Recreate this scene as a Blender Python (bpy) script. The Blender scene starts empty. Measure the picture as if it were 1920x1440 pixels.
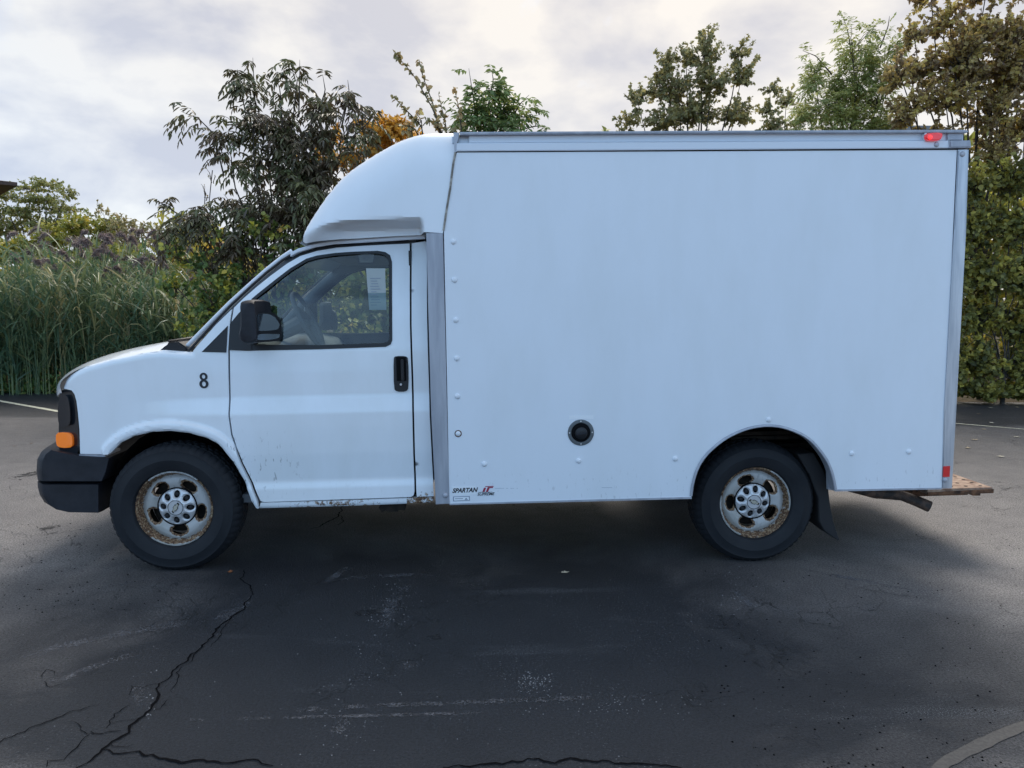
import bpy, bmesh, math, random
import numpy as np
from mathutils import Vector, Matrix, noise
from mathutils.geometry import delaunay_2d_cdt
random.seed(7); np.random.seed(7)
PI = math.pi
S = bpy.context.scene
C = S.collection

# ------------------------------------------------------------------ camera
CX, CD, CH, CP, CR, CF = 1.9735, 4.3999, 1.5965, 0.1012, 0.0092, 1450.0
PSI, TAU = 0.0565, 0.0250
cam = bpy.data.objects.new('camera', bpy.data.cameras.new('camera')); C.objects.link(cam)
cam.data.sensor_width = 36; cam.data.lens = 36 * CF / 1920; cam.data.clip_end = 3000; cam.data.clip_start = .05
c_, s_ = math.cos(CP), math.sin(CP)
FW, UP, RT = Vector((0, c_, -s_)), Vector((0, s_, c_)), Vector((1, 0, 0))
right = RT * math.cos(CR) - UP * (-math.sin(CR)) * -1
right = RT * math.cos(CR) + UP * (math.sin(CR))
upv = UP * math.cos(CR) - RT * math.sin(CR)
CAM = Vector((CX, -CD, CH))
m = Matrix((right, upv, -FW)).transposed().to_4x4(); m.translation = CAM
cam.matrix_world = m
S.camera = cam

# ------------------------------------------------------------------ world, sun, exposure
SUN_AZ, SUN_EL = math.radians(12), math.radians(50)     # az measured from +Y towards +X
w = bpy.data.worlds.new('World'); S.world = w; w.use_nodes = True
nt = w.node_tree; N = nt.nodes; L = nt.links; N.clear()
def nd(t, **k):
    n = N.new(t)
    for a, b in k.items(): setattr(n, a, b)
    return n
def mth(op, a, b=None, c=None, tree=None):
    T = tree or nt
    n = T.nodes.new('ShaderNodeMath'); n.operation = op
    for i, v in enumerate((a, b, c)):
        if v is None: continue
        if isinstance(v, (int, float)): n.inputs[i].default_value = v
        else: T.links.new(v, n.inputs[i])
    return n.outputs[0]
def vmth(op, a, b=None):
    n = N.new('ShaderNodeVectorMath'); n.operation = op
    for i, v in enumerate((a, b)):
        if v is None: continue
        if isinstance(v, tuple): n.inputs[i].default_value = v
        else: L.new(v, n.inputs[i])
    return n
sky = nd('ShaderNodeTexSky', sky_type='NISHITA', sun_disc=False, sun_elevation=SUN_EL, sun_rotation=SUN_AZ)
sky.air_density = 1.0; sky.dust_density = 1.5
tc = nd('ShaderNodeTexCoord')
sep = nd('ShaderNodeSeparateXYZ'); L.new(tc.outputs['Generated'], sep.inputs[0])
zz = mth('ADD', mth('MAXIMUM', sep.outputs[2], 0.0), 0.22)
px_ = mth('DIVIDE', sep.outputs[0], zz); py_ = mth('DIVIDE', sep.outputs[1], zz)
comb = nd('ShaderNodeCombineXYZ'); L.new(px_, comb.inputs[0]); L.new(py_, comb.inputs[1])
n1 = nd('ShaderNodeTexNoise'); n1.inputs['Scale'].default_value = .9; n1.inputs['Detail'].default_value = 8; n1.inputs['Roughness'].default_value = .55; n1.inputs['Distortion'].default_value = .35
stv = vmth('MULTIPLY', tc.outputs['Generated'], (3.0, 3.0, 6.0)).outputs[0]
L.new(vmth('ADD', stv, (3.3, 1.2, 7.7)).outputs[0], n1.inputs['Vector'])
n2 = nd('ShaderNodeTexNoise'); n2.inputs['Scale'].default_value = 2.1; n2.inputs['Detail'].default_value = 9; n2.inputs['Roughness'].default_value = .52; n2.inputs['Distortion'].default_value = .15
L.new(vmth('ADD', stv, (13.1, 4.2, 0)).outputs[0], n2.inputs['Vector'])
sd = (math.sin(SUN_AZ) * math.cos(SUN_EL), math.cos(SUN_AZ) * math.cos(SUN_EL), math.sin(SUN_EL))
dot = vmth('DOT_PRODUCT', tc.outputs['Generated'], sd).outputs['Value']
front = mth('MULTIPLY_ADD', dot, .5, .5)                      # 1 towards the sun, 0 opposite
glow = mth('POWER', front, 7.0)
cover = nd('ShaderNodeValToRGB'); cover.color_ramp.elements[0].position = .30; cover.color_ramp.elements[1].position = .52
L.new(mth('ADD', n1.outputs[0], mth('MULTIPLY', mth('SUBTRACT', front, .5), .26)), cover.inputs[0])
shade = nd('ShaderNodeValToRGB')
shade.color_ramp.elements[0].position = .38; shade.color_ramp.elements[0].color = (.345, .342, .375, 1)
shade.color_ramp.elements[1].position = .60; shade.color_ramp.elements[1].color = (.54, .505, .468, 1)
L.new(n2.outputs[0], shade.inputs[0])
warm = nd('ShaderNodeMix', data_type='RGBA', blend_type='ADD'); L.new(glow, warm.inputs[0]); L.new(shade.outputs[0], warm.inputs[6]); warm.inputs[7].default_value = (.16, .13, .08, 1)
skyx = nd('ShaderNodeMix', data_type='RGBA', blend_type='MULTIPLY'); skyx.inputs[0].default_value = 1; L.new(sky.outputs[0], skyx.inputs[6]); skyx.inputs[7].default_value = (1, 1.02, 1.06, 1)
back = mth('POWER', mth('SUBTRACT', 1.0, front), 1.8)
tint = nd('ShaderNodeMix', data_type='RGBA', blend_type='MIX'); L.new(mth('MULTIPLY', back, 2.7), tint.inputs[0]); tint.inputs[6].default_value = (1, 1, 1, 1); tint.inputs[7].default_value = (1.05, 1.80, 2.75, 1)
wt = nd('ShaderNodeMix', data_type='RGBA', blend_type='MULTIPLY'); wt.inputs[0].default_value = 1; L.new(warm.outputs[2], wt.inputs[6]); L.new(tint.outputs[2], wt.inputs[7])
cl10 = nd('ShaderNodeMix', data_type='RGBA', blend_type='MULTIPLY'); cl10.inputs[0].default_value = 1; L.new(wt.outputs[2], cl10.inputs[6]); cl10.inputs[7].default_value = (10, 10, 10, 1)
mixs = nd('ShaderNodeMix', data_type='RGBA'); L.new(mth('MULTIPLY', cover.outputs[0], .92), mixs.inputs[0]); L.new(skyx.outputs[2], mixs.inputs[6]); L.new(cl10.outputs[2], mixs.inputs[7])
bg = nd('ShaderNodeBackground'); bg.inputs[1].default_value = 0.1
L.new(mixs.outputs[2], bg.inputs[0])
wo = nd('ShaderNodeOutputWorld'); L.new(bg.outputs[0], wo.inputs[0])

sl = bpy.data.lights.new('sun', 'SUN'); sl.energy = 2.1; sl.angle = math.radians(34); sl.color = (1, .93, .84)
so = bpy.data.objects.new('sun', sl); C.objects.link(so)
so.rotation_euler = Vector(sd).to_track_quat('Z', 'Y').to_euler()
S.view_settings.view_transform = 'Standard'; S.view_settings.look = 'None'
S.view_settings.exposure = 0.65; S.view_settings.gamma = 1; S.view_settings.use_curve_mapping = False

# ------------------------------------------------------------------ helpers: from a sight line to a point at a chosen distance
def ray(px, py):
    u, v = px - 960, 720 - py
    return right * u + upv * v + FW * CF
def W(px, py, Y):                      # point on the upright plane world y = Y
    d = ray(px, py); t = (Y - CAM.y) / d.y
    return CAM + d * t
def G(px, py):                         # point on the ground
    d = ray(px, py); t = -CAM.z / d.z
    return CAM + d * t
TM = Matrix.Rotation(PSI, 4, 'Z') @ Matrix.Rotation(-TAU, 4, 'Y')   # truck frame -> world
TI = TM.inverted()
CL = TI @ CAM
def P(px, py, Y=0.0):                  # truck-frame point on its lengthwise plane y = Y
    d = TI.to_3x3() @ ray(px, py); t = (Y - CL.y) / d.y
    return CL + d * t
def PL(pts, Y=0.0):
    return [tuple(P(a, b, Y)[i] for i in (0, 2)) for a, b in pts]
BW = 2.2                               # body width

# ------------------------------------------------------------------ materials
def mat(name, col=(.5, .5, .5), rough=.5, metal=0, spec=.5, coat=0, emit=None, alpha=None):
    mt = bpy.data.materials.new(name); mt.use_nodes = True
    b = mt.node_tree.nodes['Principled BSDF']
    b.inputs['Base Color'].default_value = (*col, 1); b.inputs['Roughness'].default_value = rough
    b.inputs['Metallic'].default_value = metal; b.inputs['Specular IOR Level'].default_value = spec
    b.inputs['Coat Weight'].default_value = coat; b.inputs['Coat Roughness'].default_value = .04
    if emit: b.inputs['Emission Color'].default_value = (*emit[0], 1); b.inputs['Emission Strength'].default_value = emit[1]
    return mt
def tn(mt, t, **k):
    n = mt.node_tree.nodes.new(t)
    for a, b in k.items(): setattr(n, a, b)
    return n
def noisy(mt, scale, c1, c2, lo=.4, hi=.6, detail=6, bump=0, bscale=None, coord='Object', stretch=None, rough=None):
    T = mt.node_tree; l = T.links; b = T.nodes['Principled BSDF']
    tcn = tn(mt, 'ShaderNodeTexCoord'); vec = tcn.outputs[coord]
    if stretch:
        mp = tn(mt, 'ShaderNodeMapping'); mp.inputs['Scale'].default_value = stretch; l.new(vec, mp.inputs[0]); vec = mp.outputs[0]
    n = tn(mt, 'ShaderNodeTexNoise'); n.inputs['Scale'].default_value = scale; n.inputs['Detail'].default_value = detail; n.inputs['Roughness'].default_value = .6
    l.new(vec, n.inputs['Vector'])
    r = tn(mt, 'ShaderNodeValToRGB'); r.color_ramp.elements[0].position = lo; r.color_ramp.elements[1].position = hi
    r.color_ramp.elements[0].color = (*c1, 1); r.color_ramp.elements[1].color = (*c2, 1)
    l.new(n.outputs[0], r.inputs[0]); l.new(r.outputs[0], b.inputs['Base Color'])
    if rough:
        r2 = tn(mt, 'ShaderNodeMapRange'); r2.inputs['To Min'].default_value = rough[0]; r2.inputs['To Max'].default_value = rough[1]
        l.new(n.outputs[0], r2.inputs[0]); l.new(r2.outputs[0], b.inputs['Roughness'])
    if bump:
        n3 = tn(mt, 'ShaderNodeTexNoise'); n3.inputs['Scale'].default_value = bscale or scale * 4; n3.inputs['Detail'].default_value = 4; l.new(vec, n3.inputs['Vector'])
        bp = tn(mt, 'ShaderNodeBump'); bp.inputs['Strength'].default_value = bump; bp.inputs['Distance'].default_value = .01
        l.new(n3.outputs[0], bp.inputs['Height']); l.new(bp.outputs[0], b.inputs['Normal'])
    return mt

M = {}
def paint_mat(name, base, rough, dirt=.25, wav=.02, coat=0):
    """white paint with faint grime; the mesh attribute 'rust' (0..1) lets rust eat through where a part carries it"""
    mt = mat(name, base, rough, coat=coat); T = mt.node_tree; l = T.links; b = T.nodes['Principled BSDF']
    tcn = tn(mt, 'ShaderNodeTexCoord')
    mp = tn(mt, 'ShaderNodeMapping'); mp.inputs['Scale'].default_value = (1.5, 1.5, .5); l.new(tcn.outputs['Object'], mp.inputs[0])
    n = tn(mt, 'ShaderNodeTexNoise'); n.inputs['Scale'].default_value = 2.2; n.inputs['Detail'].default_value = 7; n.inputs['Roughness'].default_value = .62; l.new(mp.outputs[0], n.inputs['Vector'])
    r = tn(mt, 'ShaderNodeValToRGB'); r.color_ramp.elements[0].position = .42; r.color_ramp.elements[1].position = .75
    r.color_ramp.elements[0].color = (*base, 1); d = [c * (1 - dirt * k) for c, k in zip(base, (.8, .8, 1))]; r.color_ramp.elements[1].color = (*d, 1)
    l.new(n.outputs[0], r.inputs[0])
    # specks of road dirt
    v = tn(mt, 'ShaderNodeTexNoise'); v.inputs['Scale'].default_value = 60; v.inputs['Detail'].default_value = 3
    mp2 = tn(mt, 'ShaderNodeMapping'); mp2.inputs['Scale'].default_value = (1, 1, .35); l.new(tcn.outputs['Object'], mp2.inputs[0]); l.new(mp2.outputs[0], v.inputs['Vector'])
    at = tn(mt, 'ShaderNodeAttribute', attribute_name='dirt')
    sp = tn(mt, 'ShaderNodeMapRange'); sp.inputs['From Min'].default_value = .62; sp.inputs['From Max'].default_value = .70; l.new(v.outputs[0], sp.inputs[0])
    spk = mth('MULTIPLY', sp.outputs[0], at.outputs['Fac'], tree=T)
    m1 = tn(mt, 'ShaderNodeMix', data_type='RGBA'); l.new(spk, m1.inputs[0]); l.new(r.outputs[0], m1.inputs[6]); m1.inputs[7].default_value = (.16, .17, .18, 1)
    # rust
    a2 = tn(mt, 'ShaderNodeAttribute', attribute_name='rust')
    n4 = tn(mt, 'ShaderNodeTexNoise'); n4.inputs['Scale'].default_value = 38; n4.inputs['Detail'].default_value = 6; n4.inputs['Roughness'].default_value = .7; l.new(tcn.outputs['Object'], n4.inputs['Vector'])
    sm = mth('ADD', a2.outputs['Fac'], mth('MULTIPLY', mth('SUBTRACT', n4.outputs[0], .5, tree=T), 1.1, tree=T), tree=T)
    rr = tn(mt, 'ShaderNodeValToRGB'); cr = rr.color_ramp; cr.elements[0].position = .5; cr.elements[0].color = (0, 0, 0, 1); cr.elements[1].position = .62; cr.elements[1].color = (1, 1, 1, 1); l.new(sm, rr.inputs[0])
    rc = tn(mt, 'ShaderNodeValToRGB'); cr = rc.color_ramp; cr.elements[0].position = .35; cr.elements[0].color = (.36, .27, .17, 1); cr.elements[1].position = .62; cr.elements[1].color = (.05, .03, .022, 1)
    e = cr.elements.new(.50); e.color = (.15, .075, .035, 1)
    n5 = tn(mt, 'ShaderNodeTexNoise'); n5.inputs['Scale'].default_value = 90; n5.inputs['Detail'].default_value = 4; l.new(tcn.outputs['Object'], n5.inputs['Vector']); l.new(n5.outputs[0], rc.inputs[0])
    m2 = tn(mt, 'ShaderNodeMix', data_type='RGBA'); l.new(rr.outputs[0], m2.inputs[0]); l.new(m1.outputs[2], m2.inputs[6]); l.new(rc.outputs[0], m2.inputs[7])
    l.new(m2.outputs[2], b.inputs['Base Color'])
    ro = tn(mt, 'ShaderNodeMapRange'); ro.inputs['To Min'].default_value = rough; ro.inputs['To Max'].default_value = .85; l.new(rr.outputs[0], ro.inputs[0]); l.new(ro.outputs[0], b.inputs['Roughness'])
    co = mth('MULTIPLY', mth('SUBTRACT', 1, rr.outputs[0], tree=T), coat, tree=T); l.new(co, b.inputs['Coat Weight'])
    # slow waviness of sheet metal
    n6 = tn(mt, 'ShaderNodeTexNoise'); n6.inputs['Scale'].default_value = 1.6; n6.inputs['Detail'].default_value = 2; l.new(tcn.outputs['Object'], n6.inputs['Vector'])
    bp = tn(mt, 'ShaderNodeBump'); bp.inputs['Strength'].default_value = 1; bp.inputs['Distance'].default_value = wav; l.new(n6.outputs[0], bp.inputs['Height']); l.new(bp.outputs[0], b.inputs['Normal'])
    return mt
M['paint'] = paint_mat('white_cab_paint', (.78, .83, .88), .22, .10, .010, coat=.6)
M['frp'] = paint_mat('white_box_panel', (.75, .80, .86), .38, .07, .004)
M['cone'] = paint_mat('white_fibreglass', (.77, .82, .875), .30, .05, .008, coat=.3)
M['alu'] = noisy(mat('brushed_aluminium', (.5, .52, .55), .42, .75), 3, (.42, .45, .50), (.58, .60, .64), stretch=(8, 8, .6))
M['alup'] = noisy(mat('weathered_post', (.38, .41, .46), .5, .35), 4, (.33, .35, .40), (.42, .44, .49), stretch=(4, 4, .5))
M['rail'] = mat('white_rail_paint', (.68, .73, .80), .35)
M['seal'] = noisy(mat('dirty_sealant', (.3, .3, .28), .7), 20, (.16, .15, .13), (.40, .38, .34))
M['black'] = mat('black_plastic', (.012, .013, .016), .42, spec=.4)
M['gap'] = mat('dark_recess', (.006, .006, .007), .8, spec=.1)
M['bump'] = noisy(mat('bumper_plastic', (.02, .022, .028), .55, spec=.35), 8, (.008, .010, .015), (.016, .018, .025), bump=.15, bscale=300)
M['tyre'] = noisy(mat('tyre_rubber', (.018, .019, .021), .7, spec=.3), 5, (.012, .014, .018), (.017, .019, .023), bump=.1, bscale=160)
M['under'] = noisy(mat('chassis_grime', (.02, .017, .014), .85, spec=.2), 9, (.010, .009, .008), (.035, .026, .02))
M['rust'] = noisy(mat('rusty_steel', (.1, .05, .03), .85, spec=.2), 22, (.045, .028, .022), (.22, .11, .06), .35, .7, bump=.5, bscale=90)
M['rustplank'] = noisy(mat('rusty_tread_plate', (.3, .2, .14), .85), 16, (.16, .09, .06), (.42, .30, .22), .35, .65, bump=.4, bscale=80)
M['pipe'] = noisy(mat('exhaust_steel', (.05, .04, .04), .7), 18, (.04, .03, .026), (.14, .085, .06))
M['chromegrey'] = mat('silver_plastic', (.62, .63, .65), .28, .35)
M['wheel'] = paint_mat('silver_wheel_paint', (.43, .43, .425), .42, .40, 0)
M['amber'] = mat('amber_lens', (.95, .22, .01), .15, coat=1, emit=((1, .2, .01), .12))
M['lamp'] = mat('smoked_lamp_lens', (.012, .014, .018), .2, coat=.4)
M['redlamp'] = mat('red_marker_lens', (.55, .01, .015), .2, coat=1, emit=((1, .02, .02), .18))
M['redglow'] = mat('lit_red_bulb', (.9, .03, .03), .3, emit=((1, .03, .03), 1.6))
M['redtape'] = mat('red_reflector', (.5, .008, .012), .35, coat=.6, emit=((1, .0, .0), .04))
M['interior'] = mat('grey_interior', (.10, .108, .12), .6)
M['seat'] = noisy(mat('seat_cloth', (.08, .085, .09), .9), 60, (.03, .033, .036), (.05, .053, .056))
M['ink'] = mat('dark_lettering', (.012, .016, .025), .5)
M['inkgrey'] = mat('faded_lettering', (.25, .30, .38), .6)
M['stick'] = mat('white_sticker', (.80, .84, .88), .5)
M['inkred'] = mat('crimson_lettering', (.32, .02, .06), .5)
M['paper'] = mat('paper_sheet', (.42, .47, .47), .8)
M['mirror'] = mat('mirror_glass', (.34, .38, .40), .03, 1)
M['fill'] = mat('filler_grey_plastic', (.10, .115, .125), .5)
def glass(name, tint, gl, refl=1.0):
    mt = bpy.data.materials.new(name); mt.use_nodes = True; T = mt.node_tree; T.nodes.clear(); l = T.links
    tr = tn(mt, 'ShaderNodeBsdfTransparent'); tr.inputs[0].default_value = (*tint, 1)
    g = tn(mt, 'ShaderNodeBsdfGlossy'); g.inputs[0].default_value = (1, 1, 1, 1); g.inputs['Roughness'].default_value = .015
    f = tn(mt, 'ShaderNodeFresnel'); f.inputs[0].default_value = 1.5
    mx = tn(mt, 'ShaderNodeMixShader'); l.new(mth('MULTIPLY_ADD', f.outputs[0], refl, gl, tree=T), mx.inputs[0]); l.new(tr.outputs[0], mx.inputs[1]); l.new(g.outputs[0], mx.inputs[2])
    o = tn(mt, 'ShaderNodeOutputMaterial'); l.new(mx.outputs[0], o.inputs[0]); return mt
M['glass'] = glass('tinted_side_glass', (.70, .80, .80), .012, 1.2)
M['wglass'] = glass('windscreen_glass', (.72, .80, .80), .02)

# ------------------------------------------------------------------ mesh helpers
def link(name, me, material, parent=None, smooth=False):
    o = bpy.data.objects.new(name, me); C.objects.link(o)
    if material is not None and not me.materials: me.materials.append(material)
    if parent is not None: o.parent = parent
    if smooth:
        for p in me.polygons: p.use_smooth = True
    return o
def raw(name, V, F, material, parent=None, smooth=False):
    me = bpy.data.meshes.new(name); me.from_pydata([tuple(v) for v in V], [], F); me.update()
    return link(name, me, material, parent, smooth)
def frombm(name, bm, material, parent=None, smooth=False, recalc=True):
    if recalc: bmesh.ops.recalc_face_normals(bm, faces=bm.faces)
    me = bpy.data.meshes.new(name); bm.to_mesh(me); bm.free()
    return link(name, me, material, parent, smooth)
def autosmooth(o, ang=35):
    me = o.data
    bm = bmesh.new(); bm.from_mesh(me)
    for e in bm.edges: e.smooth = len(e.link_faces) == 2 and e.calc_face_angle(0) < math.radians(ang)
    for f in bm.faces: f.smooth = True
    bm.to_mesh(me); bm.free(); return o
def addbox(bm, x0, x1, y0, y1, z0, z1, bev=0):
    r = bmesh.ops.create_cube(bm, size=1); vs = r['verts']
    for v in vs: v.co = Vector(((x0 + x1) / 2 + v.co.x * (x1 - x0), (y0 + y1) / 2 + v.co.y * (y1 - y0), (z0 + z1) / 2 + v.co.z * (z1 - z0)))
    if bev: bmesh.ops.bevel(bm, geom=list({e for v in vs for e in v.link_edges}), offset=bev, segments=2, affect='EDGES')
    return vs
def box(name, x0, x1, y0, y1, z0, z1, material, parent, bev=0):
    bm = bmesh.new(); addbox(bm, x0, x1, y0, y1, z0, z1, bev); return autosmooth(frombm(name, bm, material, parent))
def prism(name, poly, y0, y1, material, parent, bev=0, seg=2, skew=None):
    """poly in (x, z); extruded from y0 (near) to y1"""
    bm = bmesh.new()
    vs = [bm.verts.new((x, y0, z)) for x, z in poly]; f = bm.faces.new(vs)
    r = bmesh.ops.extrude_face_region(bm, geom=[f]); top = [v for v in r['geom'] if isinstance(v, bmesh.types.BMVert)]
    for v in top: v.co.y = y1
    if bev:
        bmesh.ops.bevel(bm, geom=[e for e in bm.edges if all(abs(v.co.y - y0) < 1e-6 for v in e.verts)], offset=bev, segments=seg, affect='EDGES')
    return autosmooth(frombm(name, bm, material, parent), 40)
def tubem(bm, pts, radii, n=8, caps=True):
    pts = [Vector(p) for p in pts]; rings = []
    if not hasattr(radii, '__len__'): radii = [radii] * len(pts)
    up = Vector((0, 0, 1))
    for i, p in enumerate(pts):
        d = (pts[min(i + 1, len(pts) - 1)] - pts[max(i - 1, 0)]).normalized()
        a = d.cross(up if abs(d.z) < .95 else Vector((1, 0, 0))).normalized(); b = d.cross(a)
        rings.append([bm.verts.new(p + (a * math.cos(2 * PI * k / n) + b * math.sin(2 * PI * k / n)) * radii[i]) for k in range(n)])
    for r0, r1 in zip(rings, rings[1:]):
        for k in range(n): bm.faces.new((r0[k], r0[(k + 1) % n], r1[(k + 1) % n], r1[k]))
    if caps: bm.faces.new(rings[0][::-1]); bm.faces.new(rings[-1])
def tube(name, pts, radii, material, parent, n=10):
    bm = bmesh.new(); tubem(bm, pts, radii, n); return autosmooth(frombm(name, bm, material, parent), 50)
def chaikin(pts, it=2, closed=True):
    for _ in range(it):
        q = []
        n = len(pts)
        for i in range(n if closed else n - 1):
            a, b = pts[i], pts[(i + 1) % n]
            q.append((a[0] * .75 + b[0] * .25, a[1] * .75 + b[1] * .25)); q.append((a[0] * .25 + b[0] * .75, a[1] * .25 + b[1] * .75))
        if not closed: q = [pts[0]] + q + [pts[-1]]
        pts = q
    return pts
def densify(poly, step, closed=True):
    out = []
    n = len(poly)
    for i in range(n if closed else n - 1):
        a, b = poly[i], poly[(i + 1) % n]; d = math.dist(a, b); k = max(1, int(d / step))
        out += [(a[0] + (b[0] - a[0]) * j / k, a[1] + (b[1] - a[1]) * j / k) for j in range(k)]
    if not closed: out.append(poly[-1])
    return out
def inpoly(X, Z, poly):
    inside = np.zeros(X.shape, bool); n = len(poly); j = n - 1
    for i in range(n):
        xi, zi = poly[i]; xj, zj = poly[j]
        if zi != zj:
            c = ((zi > Z) != (zj > Z)) & (X < (xj - xi) * (Z - zi) / (zj - zi) + xi); inside ^= c
        j = i
    return inside
def dpoly(X, Z, pl):
    """distance to an open polyline"""
    d = np.full(X.shape, 1e9)
    for (ax, az), (bx, bz) in zip(pl, pl[1:]):
        vx, vz = bx - ax, bz - az; L2 = vx * vx + vz * vz + 1e-12
        t = np.clip(((X - ax) * vx + (Z - az) * vz) / L2, 0, 1)
        d = np.minimum(d, np.hypot(X - ax - t * vx, Z - az - t * vz))
    return d
def panel(name, poly, yfun, material, parent, holes=(), grid=.02, thick=.02, far=False, attrs=None, extra=None):
    """a curved sheet-metal panel: outline (x, z), depth y from yfun, edges turned in by `thick`"""
    outer = densify(poly, grid); hs = [densify(h, grid) for h in holes]
    pts = list(outer); edges = []; loops = []
    def addloop(lp, base):
        n = len(lp); edges.extend((base + i, base + (i + 1) % n) for i in range(n)); loops.append((base, n))
    addloop(outer, 0)
    for h in hs: b = len(pts); pts += h; addloop(h, b)
    xs = [p[0] for p in outer]; zs = [p[1] for p in outer]
    gx = np.arange(min(xs) + grid * .37, max(xs), grid); gz = np.arange(min(zs) + grid * .41, max(zs), grid)
    X, Z = [a.ravel() for a in np.meshgrid(gx, gz)]
    ok = inpoly(X, Z, outer) & (dpoly(X, Z, outer + [outer[0]]) > grid * .4)
    for h in hs: ok &= ~inpoly(X, Z, h) & (dpoly(X, Z, h + [h[0]]) > grid * .4)
    pts += list(zip(X[ok], Z[ok]))
    vo, eo, fo, ov, oe, of = delaunay_2d_cdt([Vector(p) for p in pts], edges, [], 0, 1e-6)
    vo = np.array([(v.x, v.y) for v in vo]); cen = np.array([vo[list(f)].mean(0) for f in fo])
    keep = inpoly(cen[:, 0], cen[:, 1], outer)
    for h in hs: keep &= ~inpoly(cen[:, 0], cen[:, 1], h)
    Y = yfun(vo[:, 0], vo[:, 1])
    if np.isscalar(Y): Y = np.full(len(vo), Y)
    V = [(x, y, z) for (x, z), y in zip(vo, Y)]
    F = []
    for f, k in zip(fo, keep):
        if not k: continue
        a, b, c = [vo[i] for i in f]
        ar = (b[0] - a[0]) * (c[1] - a[1]) - (b[1] - a[1]) * (c[0] - a[0])
        if abs(ar) < 1e-10: continue
        F.append(tuple(f) if ar > 0 else tuple(f)[::-1])       # seen from -y, counter-clockwise faces the camera side
    # turned-in edges
    back = {}
    ec = {}
    for f in F:
        for i in range(3): e = (f[i], f[(i + 1) % 3]); ec[e] = 1
    E = [e for e in ec if (e[1], e[0]) not in ec]
    for a, b in E:
        for q in (a, b):
            if q not in back: x, y, z = V[q]; V.append((x, y + thick, z)); back[q] = len(V) - 1
        F.append((b, a, back[a], back[b]))
    if far: V = [(x, BW - y, z) for x, y, z in V]; F = [f[::-1] for f in F]
    me = bpy.data.meshes.new(name); me.from_pydata(V, [], F); me.update()
    if attrs:
        for an, fn in attrs.items():
            at = me.attributes.new(an, 'FLOAT', 'POINT')
            va = np.array(V); at.data.foreach_set('value', np.clip(fn(va[:, 0], va[:, 2]), 0, 1).astype(np.float32))
    o = link(name, me, material, parent); return autosmooth(o, 40)
def lathe(name, prof, n, material, parent, mod=None):
    """prof: (r, y) about the y axis; mod(i, j) scales radius"""
    V = []; F = []; k = len(prof)
    for i in range(n):
        a = 2 * PI * i / n
        for j, (r, y) in enumerate(prof):
            rr = r + (mod(i, j) if mod else 0)
            V.append((rr * math.cos(a), y, rr * math.sin(a)))
    for i in range(n):
        for j in range(k - 1):
            F.append((i * k + j, ((i + 1) % n) * k + j, ((i + 1) % n) * k + j + 1, i * k + j + 1))
    bm = bmesh.new(); vs = [bm.verts.new(v) for v in V]
    for f in F: bm.faces.new([vs[q] for q in f])
    bmesh.ops.remove_doubles(bm, verts=bm.verts, dist=1e-5)
    return autosmooth(frombm(name, bm, material, parent), 35)
def tag(o, label=None, cat=None, group=None, kind=None):
    if label: o['label'] = label
    if cat: o['category'] = cat
    if group: o['group'] = group
    if kind: o['kind'] = kind
    return o
def empty(name, loc=(0, 0, 0), parent=None):
    o = bpy.data.objects.new(name, None); C.objects.link(o); o.location = loc
    if parent is not None: o.parent = parent
    return o
def textmesh(name, body, size, material, parent, loc, shear=0, bold=0, sx=1, rot=0, ext=.0006):
    cu = bpy.data.curves.new(name, 'FONT'); cu.body = body; cu.size = size; cu.shear = shear; cu.offset = bold; cu.extrude = ext; cu.align_x = 'CENTER'; cu.align_y = 'CENTER'
    tmp = bpy.data.objects.new(name + '_tmp', cu); me = bpy.data.meshes.new_from_object(tmp)
    me.transform(Matrix.Translation(loc) @ Matrix.Rotation(rot, 4, 'Y') @ Matrix.Rotation(PI / 2, 4, 'X') @ Matrix.Diagonal((sx, 1, 1, 1)))
    bpy.data.objects.remove(tmp); return link(name, me, material, parent)

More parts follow.
